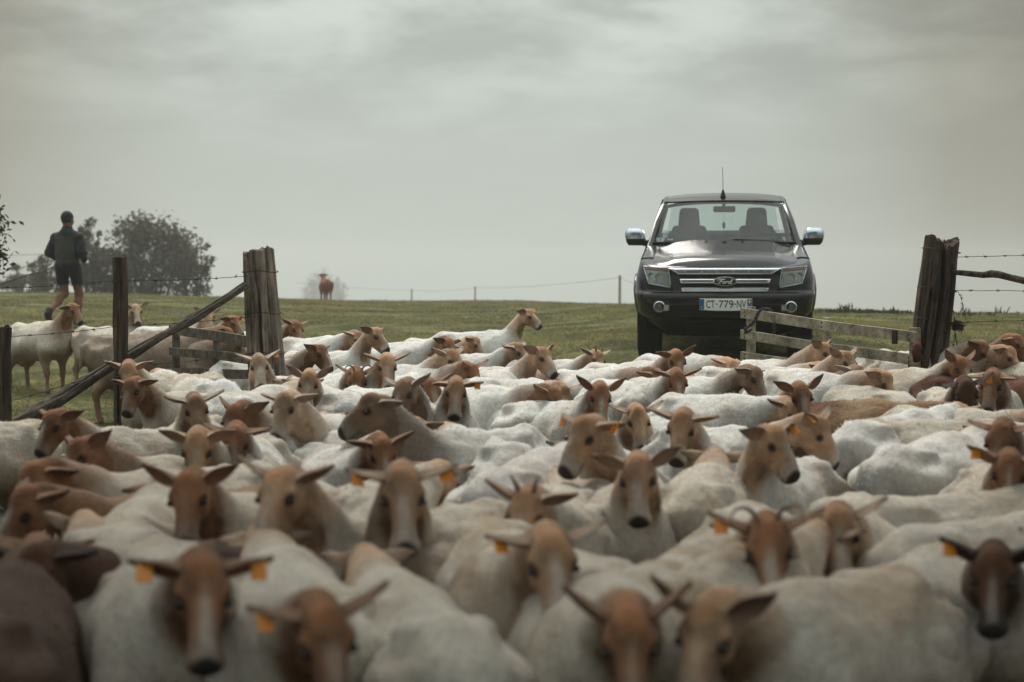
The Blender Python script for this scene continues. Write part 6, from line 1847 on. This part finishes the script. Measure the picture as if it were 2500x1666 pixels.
nettle_spots = [('R', 1800, 15.0, 1.0), ('R', 1782, 14.6, 1.05), ('R', 1830, 14.9, .9), ('R', 1855, 14.5, 1.15), ('R', 1885, 14.6, 1.0), ('R', 1915, 14.4, 1.2), ('R', 1945, 14.5, 1.1), ('R', 1970, 14.3, 1.0),
                ('L', 60, 10.6, .85), ('L', 105, 10.4, .95), ('L', 150, 10.5, .8), ('L', 200, 10.4, 1.0), ('L', 245, 10.6, .9), ('L', 130, 10.9, 1.0), ('L', 180, 11.1, .9), ('L', 40, 11.0, .9), ('L', 262, 11.0, .9), ('L', 20, 10.3, .8), ('L', 90, 11.4, .9), ('L', 220, 11.5, .9)]
where = {'R': 'leafy nettle plant growing at the foot of the open right hurdle before the pickup', 'L': 'leafy nettle plant growing on the bank under the sloping brace log'}
ORD = ['first', 'second', 'third', 'fourth', 'fifth', 'sixth', 'seventh', 'eighth', 'ninth', 'tenth', 'eleventh', 'twelfth']
where = {'R': 'nettle plant at the foot of the open right hurdle, %s from the left', 'L': 'nettle plant on the bank under the sloping brace log, %s from the left'}
for k, (sd_, px, d, sc) in enumerate(nettle_spots):
    p = at(px, 900, d)
    o = link('nettle_plant', NM[k % 5]); o.location = (p.x, d, gz(p.x, d) - .01); o.scale = (sc, sc, sc * (1.0 if sd_ == 'R' else .85)); o.rotation_euler = (0, 0, k * 1.9)
    rank = sorted(q[1] for q in nettle_spots if q[0] == sd_).index(px)
    tag(o, where[sd_] % ORD[rank], 'nettle', 'nettles by the right hurdle' if sd_ == 'R' else 'nettles by the left fence')

# ---- grass
def grass():
    rg = np.random.default_rng(4)
    n = 420000
    y = np.exp(rg.uniform(math.log(10.5), math.log(95), n)); u = rg.uniform(-.36, .36, n); x = u * y
    w = worn(x, y); n1_ = fbm(np.stack([x, y, 0 * x], 1), .55, 3, 4); n2_ = vnoise(np.stack([x, y, 0 * x], 1), 2.6, 8)
    keep = (rg.uniform(size=n) > w * .93) & (rg.uniform(size=n) < .55 + .45 * n2_ + .3)
    x, y, n1_, n2_ = x[keep], y[keep], n1_[keep], n2_[keep]; n = len(x)
    p3 = np.stack([x, y, 0 * x], 1)
    z = terrain(x, y) + ground_bump(p3, y)
    h = (.028 + .026 * np.clip(1.3 * n1_ + .5 * n2_, -.8, 1.8) + .006 * rg.normal(size=n)).clip(.008, .07)
    tall = rg.uniform(size=n) < .012; h = np.where(tall, h * rg.uniform(1.5, 2.6, n), h)
    wd = .0024 * np.maximum(y / 12, 1) * rg.uniform(.6, 1.4, n)
    a = rg.uniform(0, 2 * math.pi, n); lean = rg.normal(size=(n, 2)) * 1.1
    B = np.stack([x, y, z - .006], 1)
    D = np.stack([np.cos(a) * wd, np.sin(a) * wd * .4, 0 * x], 1)
    M_ = B + np.stack([lean[:, 0] * h * .4, lean[:, 1] * h * .4, h * .6], 1)
    T_ = B + np.stack([lean[:, 0] * h, lean[:, 1] * h, h], 1)
    V = np.stack([B - D * 1.3, B + D * 1.3, T_], 1).reshape(-1, 3)
    F = np.arange(3 * n).reshape(n, 3)
    g1 = np.array([.115, .118, .036]); g2 = np.array([.25, .222, .095]); g3 = np.array([.042, .048, .013])
    t = np.clip(.40 + .75 * n1_ + .45 * n2_ + .22 * rg.normal(size=n), 0, 1)[:, None]
    C = g3 + (g1 - g3) * np.clip(t * 2, 0, 1) + (g2 - g1) * np.clip(t * 2 - 1, 0, 1)
    CC = np.repeat(C[:, None], 3, 1).reshape(-1, 3)
    o = link('grass', np_mesh('grass', V, F, False, CC), None, M_GRASS)
    tag(o, 'short grazed grass covering the field', 'grass', kind='stuff')
grass()
def weeds():
    rg = np.random.default_rng(12); V = []; F = []
    spots = []
    for k in range(110):
        px = rg.choice([rg.uniform(1990, 2230), rg.uniform(2330, 2500), rg.uniform(2040, 2140)]); d = rg.uniform(30, 37)
        spots.append((px, d, rg.uniform(.03, .09) * (2.4 if rg.random() < .08 else 1)))
    for px, d, h in spots:
        p = at(px, 760, d); b = np.array([p.x, d, tz(p.x, d)])
        for q in range(7):
            l = np.array([rg.normal() * .25, rg.normal() * .25, 1]) * h * rg.uniform(.5, 1.1); s = np.array([.008, 0, 0]) * rg.uniform(.6, 1.6)
            c = b + np.array([rg.normal() * .06, rg.normal() * .06, 0]); o = len(V)
            V += [c - s, c + s, c + l * .6 + s * 1.4, c + l, c + l * .6 - s * 1.4]; F.append([o, o + 1, o + 2, o + 3, o + 4])
    V = np.array(V); C = np.repeat(np.array([[.05, .05, .024]]), len(V), 0) * rg.uniform(.6, 1.3, (len(V), 1))
    o = link('skyline_weeds', np_mesh('skyline_weeds', V, np.array(F), False, C), None, M_GRASS)
    tag(o, 'ragged tall weeds along the skyline at the right', 'weeds', kind='stuff')
weeds()

# ---- haze
m = bpy.data.materials.new('haze'); m.use_nodes = True
t = m.node_tree; t.nodes.remove(t.nodes['Principled BSDF'])
pv = N(t, 'ShaderNodeVolumePrincipled')
pv.inputs['Color'].default_value = (.97, .985, .985, 1); pv.inputs['Density'].default_value = .0012; pv.inputs['Anisotropy'].default_value = .6
t.links.new(pv.outputs['Volume'], t.nodes['Material Output'].inputs['Volume'])
hz = MB().box((0, 320, -6.5), (1440, 790, 45)).build('haze', m)
tag(hz, 'thin mist lying over the fields and far trees', 'mist', kind='stuff')
